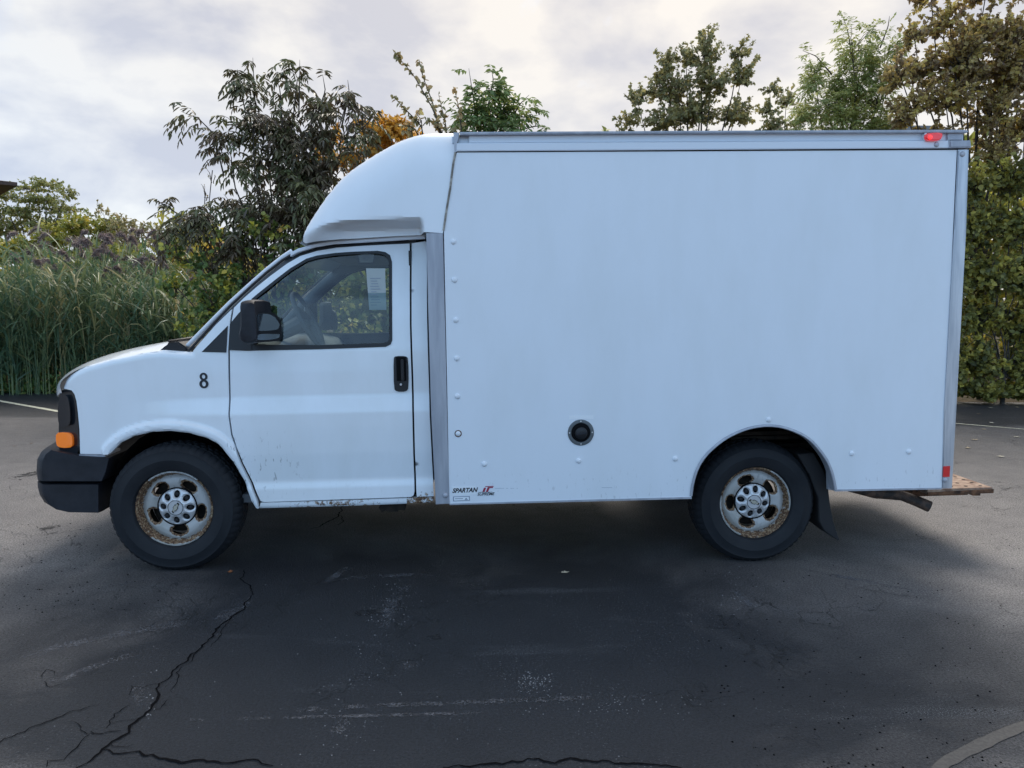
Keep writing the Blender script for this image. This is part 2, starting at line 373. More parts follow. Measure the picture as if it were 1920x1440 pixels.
# ================================================================== SETTING: ground
def asphalt_mat():
    mt = mat('worn_asphalt', (.06, .06, .062), .6, spec=.4); T = mt.node_tree; l = T.links; b = T.nodes['Principled BSDF']
    tcn = tn(mt, 'ShaderNodeTexCoord'); O = tcn.outputs['Object']
    def nz(scale, det=5, ro=.6, st=None, dist=0):
        n = tn(mt, 'ShaderNodeTexNoise'); n.inputs['Scale'].default_value = scale; n.inputs['Detail'].default_value = det; n.inputs['Roughness'].default_value = ro; n.inputs['Distortion'].default_value = dist
        if st:
            mp = tn(mt, 'ShaderNodeMapping'); mp.inputs['Scale'].default_value = st; mp.inputs['Rotation'].default_value = (0, 0, .35); l.new(O, mp.inputs[0]); l.new(mp.outputs[0], n.inputs['Vector'])
        else: l.new(O, n.inputs['Vector'])
        return n.outputs[0]
    def ramp(s, p0, p1, c0, c1):
        r = tn(mt, 'ShaderNodeValToRGB'); r.color_ramp.elements[0].position = p0; r.color_ramp.elements[1].position = p1; r.color_ramp.elements[0].color = (*c0, 1); r.color_ramp.elements[1].color = (*c1, 1); l.new(s, r.inputs[0]); return r.outputs[0]
    def mix(f, a, c, bt='MIX'):
        m_ = tn(mt, 'ShaderNodeMix', data_type='RGBA', blend_type=bt)
        for i, v in ((0, f), (6, a), (7, c)):
            if isinstance(v, (int, float)): m_.inputs[i].default_value = v
            elif isinstance(v, tuple): m_.inputs[i].default_value = (*v, 1)
            else: l.new(v, m_.inputs[i])
        return m_.outputs[2]
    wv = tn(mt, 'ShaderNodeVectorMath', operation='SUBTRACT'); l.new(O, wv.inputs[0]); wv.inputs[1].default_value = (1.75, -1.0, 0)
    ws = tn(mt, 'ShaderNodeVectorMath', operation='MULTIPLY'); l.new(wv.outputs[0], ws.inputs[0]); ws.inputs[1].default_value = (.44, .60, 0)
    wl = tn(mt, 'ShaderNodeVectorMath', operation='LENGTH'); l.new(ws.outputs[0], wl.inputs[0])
    # darker coat with the truck's shadow painted into its colour; elsewhere the surface is weathered to its aggregate
    worn_outside_shadow = ramp(mth('MULTIPLY', mth('ADD', wl.outputs['Value'], mth('MULTIPLY', nz(.9, 5, .6, dist=.4), 1.3, tree=T), tree=T), .4, tree=T), .56, .92, (0, 0, 0), (1, 1, 1))
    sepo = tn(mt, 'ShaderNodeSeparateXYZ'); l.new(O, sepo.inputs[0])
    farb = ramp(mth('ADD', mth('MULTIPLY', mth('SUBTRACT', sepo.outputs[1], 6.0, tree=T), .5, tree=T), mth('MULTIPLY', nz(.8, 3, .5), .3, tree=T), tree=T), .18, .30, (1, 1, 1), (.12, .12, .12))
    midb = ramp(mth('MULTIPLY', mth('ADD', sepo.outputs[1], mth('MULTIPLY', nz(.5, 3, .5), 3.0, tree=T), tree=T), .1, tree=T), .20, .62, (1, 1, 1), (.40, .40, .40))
    worn_outside_shadow = mix(1.0, mix(1.0, worn_outside_shadow, farb, 'MULTIPLY'), midb, 'MULTIPLY')
    base = mix(worn_outside_shadow, (.020, .023, .030), (.262, .248, .240))  # dark tone carries the painted truck shadow, pale tone the bare aggregate
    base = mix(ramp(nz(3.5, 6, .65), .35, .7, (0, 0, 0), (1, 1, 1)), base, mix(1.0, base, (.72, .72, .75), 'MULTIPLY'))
    grain = nz(95, 4, .85)
    base = mix(1.0, base, mix(1.0, base, ramp(grain, .40, .60, (.40, .40, .40), (1.75, 1.72, 1.69)), 'MULTIPLY'))
    # pale scuffs and aggregate showing through in streaks
    scf = mth('MULTIPLY', ramp(nz(1.3, 5, .6, (.5, 2.6, 1), .5), .60, .70, (0, 0, 0), (1, 1, 1)), ramp(nz(160, 2, .8), .55, .62, (0, 0, 0), (1, 1, 1)), tree=T)
    base = mix(scf, base, (.22, .23, .25))
    fine = mth('MULTIPLY', ramp(nz(1.1, 3, .6, dist=.8), .52, .62, (0, 0, 0), (1, 1, 1)), ramp(nz(95, 2, .8), .66, .70, (0, 0, 0), (1, 1, 1)), tree=T)
    base = mix(fine, base, (.30, .31, .33))
    pits = ramp(nz(42, 2, .5, (1, 1.8, 1)), .70, .73, (0, 0, 0), (1, 1, 1))
    base = mix(mth('MULTIPLY', pits, mth('MULTIPLY_ADD', worn_outside_shadow, .7, .1, tree=T), tree=T), base, (.012, .012, .014))
    # hairline crazing
    vo = tn(mt, 'ShaderNodeTexVoronoi', feature='DISTANCE_TO_EDGE'); vo.inputs['Scale'].default_value = 3.2
    wn = tn(mt, 'ShaderNodeTexNoise'); wn.inputs['Scale'].default_value = 9; wn.inputs['Detail'].default_value = 5; l.new(O, wn.inputs['Vector'])
    va = tn(mt, 'ShaderNodeVectorMath', operation='MULTIPLY_ADD'); l.new(wn.outputs['Color'], va.inputs[0]); va.inputs[1].default_value = (.22, .22, .22); l.new(O, va.inputs[2]); l.new(va.outputs[0], vo.inputs['Vector'])
    cz = mth('MULTIPLY', ramp(vo.outputs[0], .004, .012, (1, 1, 1), (0, 0, 0)), ramp(nz(.9, 3, .6), .52, .62, (0, 0, 0), (1, 1, 1)), tree=T)
    base = mix(mth('MULTIPLY', cz, .75, tree=T), base, (.010, .010, .012))
    l.new(base, b.inputs['Base Color'])
    r2 = tn(mt, 'ShaderNodeMapRange'); r2.inputs['To Min'].default_value = .52; r2.inputs['To Max'].default_value = .62; l.new(worn_outside_shadow, r2.inputs[0]); l.new(r2.outputs[0], b.inputs['Roughness'])
    bp = tn(mt, 'ShaderNodeBump'); bp.inputs['Strength'].default_value = 1.0; bp.inputs['Distance'].default_value = .013
    hgt = mth('ADD', grain, mth('MULTIPLY', nz(70, 3, .7), .8, tree=T), tree=T); hgt = mth('SUBTRACT', hgt, mth('MULTIPLY', cz, 1.5, tree=T), tree=T)
    l.new(hgt, bp.inputs['Height']); l.new(bp.outputs[0], b.inputs['Normal'])
    return mt
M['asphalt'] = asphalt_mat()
M['soil'] = noisy(mat('leafy_soil', (.06, .05, .035), .95, spec=.1), 6, (.035, .03, .02), (.09, .07, .045), bump=.6, bscale=25)
M['paintline'] = noisy(mat('faded_yellow_line', (.5, .48, .36), .7), 30, (.22, .21, .16), (.62, .60, .46), .35, .5)
M['crack'] = mat('deep_crack', (.004, .004, .005), .9, spec=.05)

bm = bmesh.new(); bmesh.ops.create_grid(bm, x_segments=1, y_segments=1, size=600)
g = frombm('ground', bm, M['soil']); g.location = (0, 0, -.03); tag(g, kind='structure')
# parking lot sheet, its far edge wandering under the weeds
EDGE = G(960, 746).y
V = []; F = []
xs = np.arange(-60, 60.1, .25)
for i, x in enumerate(xs):
    e = EDGE + .12 * noise.noise(Vector((x * .9, 0, 3))) + .05 * noise.noise(Vector((x * 4, 0, 8))) 
    V += [(x, -40, 0), (x, e - .3, 0), (x, e, 0), (x, e + .004, -.05)]
    if i:
        for k in range(3): F.append((4 * i - 4 + k, 4 * i + k, 4 * i + k + 1, 4 * i - 3 + k))
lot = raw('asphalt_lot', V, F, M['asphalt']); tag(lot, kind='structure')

def ribbon(name, pts, wid, z, material, parent, jag=.0, step=.04, taper=True, rag=0):
    """a thin strip following points on the ground"""
    P0 = [(p.x, p.y) for p in pts]; D = densify(P0, step, False); n = len(D); V = []
    for i, (x, y) in enumerate(D):
        a = D[max(i - 1, 0)]; b = D[min(i + 1, n - 1)]; t = Vector((b[0] - a[0], b[1] - a[1])).normalized(); nn = Vector((-t.y, t.x))
        j = noise.noise(Vector((x * 9, y * 9, 1))) * jag + noise.noise(Vector((x * 33, y * 33, 5))) * jag * .5
        w_ = wid * (.55 + .45 * min(1, min(i, n - 1 - i) / (n * .2) if taper else 1)) * (1 + rag * noise.noise(Vector((x * 21, y * 21, 9))))
        w_ = max(w_, wid * .2)
        V += [(x + nn.x * (j + w_ / 2), y + nn.y * (j + w_ / 2), z), (x + nn.x * (j - w_ / 2), y + nn.y * (j - w_ / 2), z)]
    F = [(2 * i, 2 * i + 1, 2 * i + 3, 2 * i + 2) for i in range(n - 1)]
    return raw(name, V, F, material, parent)
CR = [
 (.016, [(640, 950), (640, 962), (625, 975), (605, 985), (585, 992)]), (.012, [(636, 966), (640, 978), (632, 985)]),
 (.010, [(455, 1070), (456, 1085), (462, 1098), (474, 1110), (474, 1118)]),
 (.016, [(474, 1118), (455, 1140), (432, 1160), (405, 1180), (390, 1200), (372, 1218), (368, 1224), (345, 1243), (332, 1258), (310, 1276), (297, 1283)]),
 (.020, [(297, 1283), (294, 1305), (290, 1322), (280, 1332), (262, 1348), (248, 1362), (240, 1375), (215, 1393), (193, 1406), (165, 1425), (140, 1442)]),
 (.017, [(193, 1406), (215, 1412), (260, 1411), (300, 1422), (345, 1423), (385, 1422), (430, 1427), (480, 1431), (510, 1439)]),
 (.006, [(388, 1200), (372, 1222), (350, 1250), (330, 1275), (318, 1300)]),
 (.010, [(-20, 1402), (10, 1388), (45, 1372), (90, 1358), (130, 1340), (170, 1327)]),
 (.007, [(240, 1322), (215, 1340), (205, 1358), (195, 1366)]),
 (.007, [(225, 1376), (190, 1380), (172, 1378), (172, 1372)]), (.007, [(172, 1380), (145, 1395), (130, 1410), (118, 1425), (90, 1428), (85, 1440)]),
 (.017, [(830, 1440), (850, 1436), (880, 1438), (920, 1433), (960, 1427), (1010, 1425), (1040, 1430), (1070, 1424), (1100, 1430), (1130, 1427), (1165, 1432), (1200, 1431), (1280, 1441)]),
 (.010, [(-30, 786), (105, 788)]),
 (.005, [(165, 1327), (185, 1322)]), (.005, [(297, 1283), (270, 1290), (245, 1286), (240, 1305)]), (.005, [(172, 1380), (150, 1370), (135, 1352)]), (.005, [(215, 1393), (225, 1400), (250, 1398)]), (.005, [(80, 1280), (95, 1290), (118, 1282)]), (.005, [(110, 1265), (90, 1258), (78, 1272)]), (.005, [(205, 1358), (235, 1352), (262, 1348)]),
 (.006, [(432, 1160), (415, 1190), (392, 1215)]), (.005, [(280, 1332), (300, 1330), (318, 1312)]),
]
for wd, pl in CR:
    ribbon('crack', [G(*p) for p in pl], wd * .55, .0035, M['crack'], lot, jag=.030 if len(pl) > 2 else .004, step=.018, rag=.8)
def line(a, b, wd):
    A, B = G(*a), G(*b); D = (B - A).normalized(); 
    return ribbon('parking_line', [A - D * .1, B + D * .1], wd, .004, M['paintline'], lot, step=.25, taper=False, rag=.25)
line((-420, 678), (118, 773), .09); line((1650, 782), (2350, 842), .055)
def speckle(name, col, lo, hi, scale):
    mt = mat(name, col, .8); T = mt.node_tree; l = T.links; b = T.nodes['Principled BSDF']
    n = tn(mt, 'ShaderNodeTexNoise'); n.inputs['Scale'].default_value = scale; n.inputs['Detail'].default_value = 4; n.inputs['Roughness'].default_value = .8
    tcn = tn(mt, 'ShaderNodeTexCoord'); l.new(tcn.outputs['Object'], n.inputs['Vector'])
    n2_ = tn(mt, 'ShaderNodeTexNoise'); n2_.inputs['Scale'].default_value = 9; n2_.inputs['Detail'].default_value = 3; l.new(tcn.outputs['Object'], n2_.inputs['Vector'])
    r = tn(mt, 'ShaderNodeMapRange'); r.inputs['From Min'].default_value = lo; r.inputs['From Max'].default_value = hi
    at = tn(mt, 'ShaderNodeAttribute', attribute_name='edge')
    l.new(mth('ADD', mth('ADD', n.outputs[0], mth('MULTIPLY', mth('SUBTRACT', n2_.outputs[0], .5, tree=T), .5, tree=T), tree=T), mth('MULTIPLY', at.outputs['Fac'], .25, tree=T), tree=T), r.inputs[0]); l.new(r.outputs[0], b.inputs['Alpha']); return mt
M['scuff'] = speckle('pale_scuff', (.115, .12, .135), .70, .96, 75)
M['oil'] = speckle('dark_stain', (.008, .009, .011), .62, .80, 18)
def scuff(pts, wid, mt='scuff'):
    P0 = [(p.x, p.y) for p in (G(*q) for q in pts)]; D = densify(P0, .04, False); n = len(D); V = []; E_ = []
    for i, (x, y) in enumerate(D):
        a = D[max(i - 1, 0)]; b = D[min(i + 1, n - 1)]; t = Vector((b[0] - a[0], b[1] - a[1])).normalized(); nn = Vector((-t.y, t.x)); f = max(0, math.sin(PI * i / max(1, n - 1))) ** .5
        for k in (-1, -.4, .4, 1): V.append((x + nn.x * k * wid, y + nn.y * k * wid, .0022 if mt == 'scuff' else .0016)); E_.append((1.0 if abs(k) < .9 else 0.0) * f)
    F = [(4 * i + k, 4 * i + k + 1, 4 * i + 5 + k, 4 * i + 4 + k) for i in range(n - 1) for k in range(3)]
    o = raw('scuff_mark' if mt == 'scuff' else 'oil_stain', V, F, M[mt], lot); a = o.data.attributes.new('edge', 'FLOAT', 'POINT'); a.data.foreach_set('value', E_)
for pl, wd in [([(-10, 1240), (90, 1220), (200, 1192), (330, 1170), (390, 1150)], .07), ([(30, 1305), (130, 1268), (200, 1242), (310, 1210)], .05), ([(160, 1106), (250, 1092), (360, 1077)], .03), ([(590, 1092), (700, 1080), (860, 1077)], .05), ([(770, 1090), (735, 1130), (715, 1200)], .06), ([(650, 1340), (620, 1385)], .05), ([(400, 1340), (700, 1324), (1000, 1313), (1240, 1304)], .03), ([(300, 1352), (600, 1345), (1000, 1335)], .02), ([(740, 1252), (800, 1240)], .06), ([(960, 1290), (1022, 1274)], .05), ([(1370, 1105), (1420, 1145)], .05), ([(380, 1200), (470, 1110)], .09), ([(1450, 1060), (1600, 1085), (1760, 1120)], .05), ([(600, 1100), (660, 1060)], .05), ([(255, 1280), (270, 1330)], .05)]:
    scuff(pl, wd)
for pl, wd in [([(70, 995), (115, 985)], .05), ([(640, 1155), (760, 1140)], .05), ([(790, 1200), (840, 1190)], .05), ([(20, 900), (90, 880)], .1)]:
    scuff(pl, wd, 'oil')
# skid arc at the right corner
M['skid'] = noisy(mat('tyre_scrub_mark', (.04, .04, .042), .6), 80, (.03, .03, .032), (.055, .054, .053))
ribbon('skid_mark', [G(*p) for p in [(1945, 1350), (1880, 1378), (1820, 1405), (1770, 1432), (1740, 1460)]], .05, .003, M['skid'], lot, jag=.006, rag=.3)

# ================================================================== THE TRUCK
truck = empty('box_truck'); truck.matrix_world = TM
tag(truck, 'white single-axle box truck with rusty wheels parked side-on on the asphalt', 'truck')

# ---- vertical profile of the cab side (y against height), read at the door
ys_ = [(440, .235), (470, .215), (560, .160), (640, .124), (657, .116), (700, .110), (743, .107), (748, .1035), (770, .082), (775, .0805), (800, .081), (850, .086), (899, .098), (905, .096), (912, .088), (945, .082), (970, .082)]
zprof = [(P(600, a, .1).z, b) for a, b in ys_][::-1]
ZP = np.array([p[0] for p in zprof]); YP = np.array([p[1] for p in zprof])
XN = P(113, 720, .1).x; XDF = P(428, 700, .1).x
archpx = [(482, 951), (473, 937), (460, 903), (440, 867), (413, 832), (390, 820), (357, 811), (323, 807), (287, 809), (253, 817), (227, 830), (210, 848)]
ARCH = chaikin(PL(archpx, .09), 2, False)
def smooth01(t): t = np.clip(t, 0, 1); return t * t * (3 - 2 * t)
def cabY(x, z):
    y = np.interp(z, ZP, YP)
    # shoulder band fades towards the nose
    return y
HOODE = [(112, 722), (114, 716), (120, 708), (137, 696), (157, 687), (183, 680), (207, 673), (240, 667), (273, 660), (303, 657), (330, 659), (357, 661)]
HOODEL = chaikin(PL(HOODE, .10), 2, False)
def fendY(x, z):
    y = cabY(x, z)
    flat = .094
    f = smooth01((x - XN - .25) / .75)
    low = z < P(300, 770, .1).z
    y = y * f + flat * (1 - f) - .0 * f
    y = y + .04 * np.clip(1 - (x - XN) / .24, 0, 1) ** 2.2                 # wraps round to the grille
    d = dpoly(x, z, HOODEL); r = .032
    y = y + np.where(d < r, r - np.sqrt(np.maximum(r * r - (r - d) ** 2, 0)), 0)
    da = dpoly(x, z, ARCH); wl = .052
    y = y - .024 * smooth01(1.0 - (da - wl + .01) / .024) + .012 * smooth01((.012 - da) / .012)
    return y
GAPW = 0
fender = HOODE[1:] + [(400, 609), (428.5, 580), (426, 605), (425, 660), (426, 700), (429, 780), (434, 816), (443, 842), (454, 871), (469, 903), (477, 921), (484, 938), (487, 951)] + archpx + [(205, 851), (197, 851.5), (147, 852), (146, 807), (143, 775), (140, 753), (136, 740), (130, 733), (118, 731), (112.5, 730)]
door_out = [(433.5, 577), (450, 560), (475, 537), (500, 516), (530, 493), (555, 478), (587, 468), (625, 461.5), (675, 458), (720, 455.5), (765, 453.5), (766, 500), (767.5, 610), (771, 700), (773.5, 780), (775, 850), (777.5, 920), (776, 927), (771, 930.5), (640, 935), (497, 940), (490, 938), (484, 926), (478, 912), (470, 895), (457, 868), (446, 839), (438, 814), (433, 780), (430.5, 700), (429.5, 660), (430, 605)]
win_out = [(431, 655), (431, 610), (446, 590), (471, 559), (482.5, 549), (512.5, 524), (540, 502), (570, 483.5), (590, 477.5), (625, 472.5), (662.5, 470), (705, 468.5), (720, 471), (729, 477), (733, 490), (736, 638), (733, 645.5), (724, 650), (600, 654.5), (465, 657.5)]
wy = .155
NEAR = {}
for far in (False, True):
    lab = None
    fe = panel('fender', PL(fender, .09), fendY, M['paint'], truck, grid=.011, thick=.03, far=far,
               extra=None, attrs={'dirt': lambda x, z: .0 * x + .8 * smooth01((P(300, 800, .1).z - z) / .2) * (x > P(420, 800, .1).x), 'rust': lambda x, z: -1 + 0 * x})
    zs_ = P(500, 925, .1).z
    X1, Z1 = P(500, 870, .1).x, P(500, 870, .1).z
    dr = panel('door', PL(door_out, .10), cabY, M['paint'], truck, holes=[PL(win_out, .135)], grid=.012, thick=.03, far=far,
               attrs={'dirt': lambda x, z: np.exp(-((x - X1) / .16) ** 2 - ((z - Z1) / .14) ** 2) * .8 + .06 * smooth01((P(600, 860, .1).z - z) / .2), 'rust': lambda x, z: .46 * smooth01((zs_ - z) / .03) - .15})
    NEAR[far] = (fe, dr)
    # rear cab pillar and rocker
    panel('cab_pillar', PL([(769, 453), (795, 449), (798, 452), (800, 600), (806, 780), (811, 880), (813.5, 929), (782, 930.5), (781, 920), (778.5, 850), (777, 780), (774.5, 700), (771, 610)], .10), cabY, M['paint'], truck, grid=.02, thick=.03, far=far,
          attrs={'rust': lambda x, z: .55 * smooth01((P(800, 915, .1).z - z) / .02) - .05, 'dirt': lambda x, z: 0 * x})
    rk = PL([(489, 942.5), (640, 938), (771, 933.5), (813, 931.5), (813, 942), (761, 944.5), (648, 949), (560, 951), (487, 953)], .085)
    xr0, xr1 = P(762, 940, .1).x, P(590, 940, .1).x
    panel('rocker_panel', rk, lambda x, z: .078 + .012 * smooth01((P(640, 945, .08).z - z) / .02), M['paint'], truck, grid=.008, thick=.05, far=far,
          attrs={'rust': lambda x, z: np.where(x > xr0, .62 - .05 * np.sin(x * 60), .30 + .25 * np.exp(-((x - xr1 - .12) / .3) ** 2)) + .0 * z, 'dirt': lambda x, z: .3 + 0 * x})
    # dark liner behind the shut lines
    liner = [(150, 850), (150, 760), (160, 700), (303, 664), (357, 668), (400, 618), (440, 578), (510, 516), (560, 484), (620, 468), (765, 458), (792, 456), (806, 780), (808, 926), (500, 935), (476, 900), (455, 855), (425, 822), (390, 808), (323, 795), (253, 806), (200, 838)]
    lin = PL(liner, .12)
    panel('inner_liner', lin, lambda x, z: cabY(x, z) + .032, M['gap'], truck, holes=[PL([(476, 650), (476, 566), (515, 530), (543, 508), (573, 489), (592, 483), (662, 475), (705, 474), (724, 478), (728, 492), (730, 640), (720, 645), (600, 649)], .14)], grid=.03, thick=.004, far=far)

sgn = lambda far: (lambda y: BW - y if far else y)
for far in (False, True):
    fe, dr = NEAR[far]
    s = sgn(far)
    def ring_panel(name, outer, inner, dy, material, parent, th=.02, g=.02):
        return panel(name, PL(outer, .135), lambda x, z: cabY(x, z) + dy, material, parent, holes=[PL(inner, .135)], grid=g, thick=th, far=far)
    glass_in = [(476, 646), (476, 562), (486, 553), (515, 529), (542, 507), (571, 489), (591, 483), (626, 477.5), (663, 475), (704, 474), (716, 476), (724, 482), (727, 493), (730, 636), (727, 640.5), (720, 643), (600, 647)]
    ring_panel('window_seal', [(p[0], p[1]) for p in win_out[1:]] + [(431, 656)], glass_in, -.004, M['black'], dr, .03)
    gl = panel('window_glass', PL(glass_in, .15), lambda x, z: cabY(x, z) + .012, M['glass'], dr, grid=.05, thick=.0005, far=far)
    # black corner trim on fender
    panel('corner_trim', PL([(378, 660), (424.5, 611), (424, 661)], .11), lambda x, z: cabY(x, z) - .006, M['black'], fe, grid=.03, thick=.012, far=far)
    # door handle
    hp = PL(chaikin([(737, 672), (741, 668), (760, 668), (765, 673), (766, 728), (761, 735), (743, 735), (738, 729)], 1), .085)
    HH = panel('door_handle', hp, lambda x, z: cabY(x, z) - .007, M['black'], dr, holes=[PL([(743, 674), (757, 674), (757, 714), (744, 714)], .085)], grid=.02, thick=.02, far=far)
    if not far:
        HL = P(742, 670, .08); HR = P(752, 715, .08)
        box('handle_recess', HL.x, HR.x + .03, .098, .102, HR.z, HL.z, M['gap'], dr)
        g0 = P(751, 674, .08); g1 = P(758, 714, .08)
        box('handle_grip', g0.x, g1.x, .073, .090, g1.z, g0.z, M['black'], dr, .004)
        kc = P(751.5, 721, .075)
        o = lathe('key_lock', [(0, -.004), (.006, -.004), (.007, 0), (.007, .01)], 14, M['chromegrey'], dr); o.location = (kc.x, .077, kc.z)
    a = P(765.5, 469, .15); b = P(768.5, 497, .15)
    yy = .205
    box('door_striker', a.x - .002, b.x + .004, s(yy - .012) if not far else s(yy + .03), s(yy + .03) if not far else s(yy - .012), b.z, a.z, M['black'], truck)

# number 8 on the fender
c8 = P(381.5, 713.5, .10); y8 = float(fendY(np.array([c8.x]), np.array([c8.z]))[0])
V = []; F = []; nn_ = 40
for zc_, rx_, rz_, st_, dy_ in ((.0225, .0225, .0228, .0130, 0), (-.0205, .0258, .0262, .0145, -.0003)):
    y9 = float(fendY(np.array([c8.x]), np.array([c8.z + zc_]))[0]) - .0035
    b0_ = len(V)
    for i in range(nn_):
        a_ = 2 * PI * i / nn_; ca_, sa_ = math.cos(a_), math.sin(a_)
        for k_, (ex_, yo_) in enumerate(((0, .003), (0, 0), (1, 0), (1, .003))):
            V.append((c8.x + ca_ * (rx_ - ex_ * st_), y9 + yo_ + dy_, c8.z + zc_ + sa_ * (rz_ - ex_ * st_ * .82)))
    for i in range(nn_):
        for k_ in range(3): q_ = b0_ + i * 4 + k_; r_ = b0_ + ((i + 1) % nn_) * 4 + k_; F.append((q_, r_, r_ + 1, q_ + 1))
raw('number', V, F, M['ink'], NEAR[False][0])
# roof gutter, cab roof, windscreen, cowl
gut = PL([(545, 474), (560, 466), (590, 457.5), (625, 452), (700, 446.5), (797, 440.5), (797, 447.5), (720, 452.5), (625, 458), (590, 464), (560, 473), (545, 481)], .2)
for far in (False, True):
    s = sgn(far)
    prism('roof_gutter', gut, s(.19), s(.25), M['rail'], truck, bev=.004)
roofE = chaikin(PL([(532, 487), (548, 476), (566, 468), (600, 460), (650, 453), (797, 446)], .23), 2, False)
V = []; F = []; ny = 16
for i, (x, z) in enumerate(roofE):
    for j in range(ny + 1):
        t = j / ny * 2 - 1; V.append((x - .06 * (1 - t * t) * (1 - i / len(roofE)), BW / 2 + t * (BW / 2 - .235), z + .05 * (1 - abs(t) ** 2.5) * min(1, i / 6)))
for i in range(len(roofE) - 1):
    for j in range(ny): a = i * (ny + 1) + j; F.append((a, a + 1, a + ny + 2, a + ny + 1))
raw('cab_roof', V, F, M['paint'], truck, True)
def wscreen(name, lo, hi, y_lo, y_hi, bow_lo, bow_hi, material, n=6, inset=0):
    A = P(*lo, y_lo); B = P(*hi, y_hi); V = []; F = []; ny = 18
    for i in range(n + 1):
        k = i / n
        for j in range(ny + 1):
            t = j / ny * 2 - 1; yb = y_lo * (1 - k) + y_hi * k; bow = bow_lo * (1 - k) + bow_hi * k
            V.append((A.x * (1 - k) + B.x * k - bow * (1 - abs(t) ** 2.4) - .02 * math.sin(PI * k), BW / 2 + t * (BW / 2 - yb - inset), A.z * (1 - k) + B.z * k + .02 * math.sin(PI * k) + .02 * (1 - t * t) * k))
    for i in range(n):
        for j in range(ny): a = i * (ny + 1) + j; F.append((a, a + 1, a + ny + 2, a + ny + 1))
    return raw(name, V, F, material, truck, True)
wscreen('windscreen', (356, 657), (532, 487), .15, .235, .16, .10, M['wglass'], inset=.02)
# pillar mouldings beside the windscreen
for far in (False, True):
    s = sgn(far)
    pts = []
    for px, py, yy in [(352, 660, .142), (400, 607, .158), (431, 574, .170), (475, 533, .188), (500, 511, .198), (530, 487.5, .214), (553, 473.5, .225), (587, 464, .226), (625, 458, .226), (700, 453, .226), (766, 449.5, .226)]:
        p = P(px, py, yy); pts.append((p.x, s(yy), p.z))
    tube('windscreen_moulding', pts, .008, M['black'], truck, 8)
    pts = []
    for px, py, yy in [(345, 655, .19), (400, 599, .20), (431, 568, .21), (475, 528, .225), (500, 506, .235), (530, 482, .25), (548, 470, .26)]:
        p = P(px, py, yy); pts.append((p.x, s(yy), p.z))
    tube('pillar_edge', pts, .013, M['black' if far else 'rail'], truck, 8)
for far in (False, True):
    s = sgn(far); pts = []
    for px, py, yy in [(405, 622, .22), (440, 588, .24), (490, 540, .26), (530, 505, .28), (560, 485, .30), (620, 468, .31), (700, 461, .31), (780, 456, .31)]:
        p = P(px, py, yy); pts.append((p.x, s(yy), p.z))
    tube('pillar_trim', pts, .042, M['interior'], truck, 8)
# hood: from the near fender edge up over a crown
crownpx = [(120, 742), (121, 725), (126, 710), (143, 692.5), (173, 675.5), (207, 663.5), (240, 655), (273, 648.5), (300, 643.5), (320, 641)]
n = 40
def resample(pts, n):
    d = [0]
    for a, b in zip(pts, pts[1:]): d.append(d[-1] + math.dist(a, b))
    q = np.linspace(0, d[-1], n); return list(zip(np.interp(q, d, [p[0] for p in pts]), np.interp(q, d, [p[1] for p in pts])))
E1 = resample(chaikin(PL([(116, 735)] + HOODE[:-1], .12), 2, False), n); C1 = resample(chaikin(PL(crownpx, .60), 2, False), n)
V = []; F = []; ny = 28
for i in range(n):
    for j in range(ny + 1):
        t = j / ny * 2 - 1; u = abs(t)
        # reach full crown by a third of the way in
        k = 1 - max(0, (u - .45) / .55) ** 1.8
        fr = 0.0
        x = E1[i][0] * (1 - k) + C1[i][0] * k - fr * (1 - i / n); z = E1[i][1] * (1 - k) + C1[i][1] * k + .012 * (1 - u ** 2) * (i / n) - .004
        V.append((x, BW / 2 + t * (BW / 2 - .118), z))
for i in range(n - 1):
    for j in range(ny): a = i * (ny + 1) + j; F.append((a, a + 1, a + ny + 2, a + ny + 1))
raw('hood', V, F, M['paint'], truck, True)
# cowl and wipers
prism('cowl', PL([(300, 657), (308, 650), (318, 643), (335, 641), (352, 652), (353, 661), (330, 661.5)], .15), .14, BW - .14, M['black'], truck, bev=.01)
for k, y0 in enumerate((.25, 1.15)):
    a = P(322, 642, .3); b = P(352, 622, .5)
    tube('wiper', [(a.x, y0, a.z + .01), (a.x + .06, y0 + .1, a.z + .02), (a.x + .06, y0 + .55, a.z + .03)], [.008, .006, .005], M['black'], truck, 6)

# ---- headlamp housing, amber lamp, grille and bumper
hh = PL(chaikin([(105, 741), (108, 733), (125, 731), (135, 736), (141, 755), (146, 806), (147.5, 851), (125, 851), (106, 848), (104, 834), (104, 800), (105, 770)], 1), .12)
for far in (False, True):
    s = sgn(far)
    hd = panel('headlamp_housing', hh, lambda x, z: .105 + .05 * np.clip(1 - (x - XN) / .2, 0, 1) ** 1.5, M['lamp'], truck, grid=.02, thick=.1, far=far)
    lens = PL(chaikin([(106.5, 744), (122, 740), (128, 750), (131, 770), (131, 796), (120, 801), (106, 800)], 2), .12)
    panel('headlamp', lens, lambda x, z: .092 + .04 * np.clip(1 - (x - XN) / .2, 0, 1) ** 1.5, M['lamp'], hd, grid=.02, thick=.05, far=far)
    am = PL(chaikin([(100, 813), (117, 812), (131, 815), (134, 826), (133, 839), (120, 842), (103, 840), (100, 830)], 1), .11)
    o = panel('turn_signal', am, lambda x, z: .088 + .05 * np.clip(1 - (x - XN) / .14, 0, 1) ** 1.5, M['amber'], hd, grid=.015, thick=.05, far=far)
gz0, gz1 = P(120, 845, .3).z, P(120, 740, .3).z; gx = P(112, 800, .3).x
box('grille', gx + .0, gx + .1, .32, BW - .32, gz0, gz1, M['black'], truck, .02)
for k in range(3):
    z = gz0 + (k + .5) * (gz1 - gz0) / 3; box('grille_bar', gx - .02, gx, .36, BW - .36, z - .02, z + .02, M['chromegrey'], truck, .006)
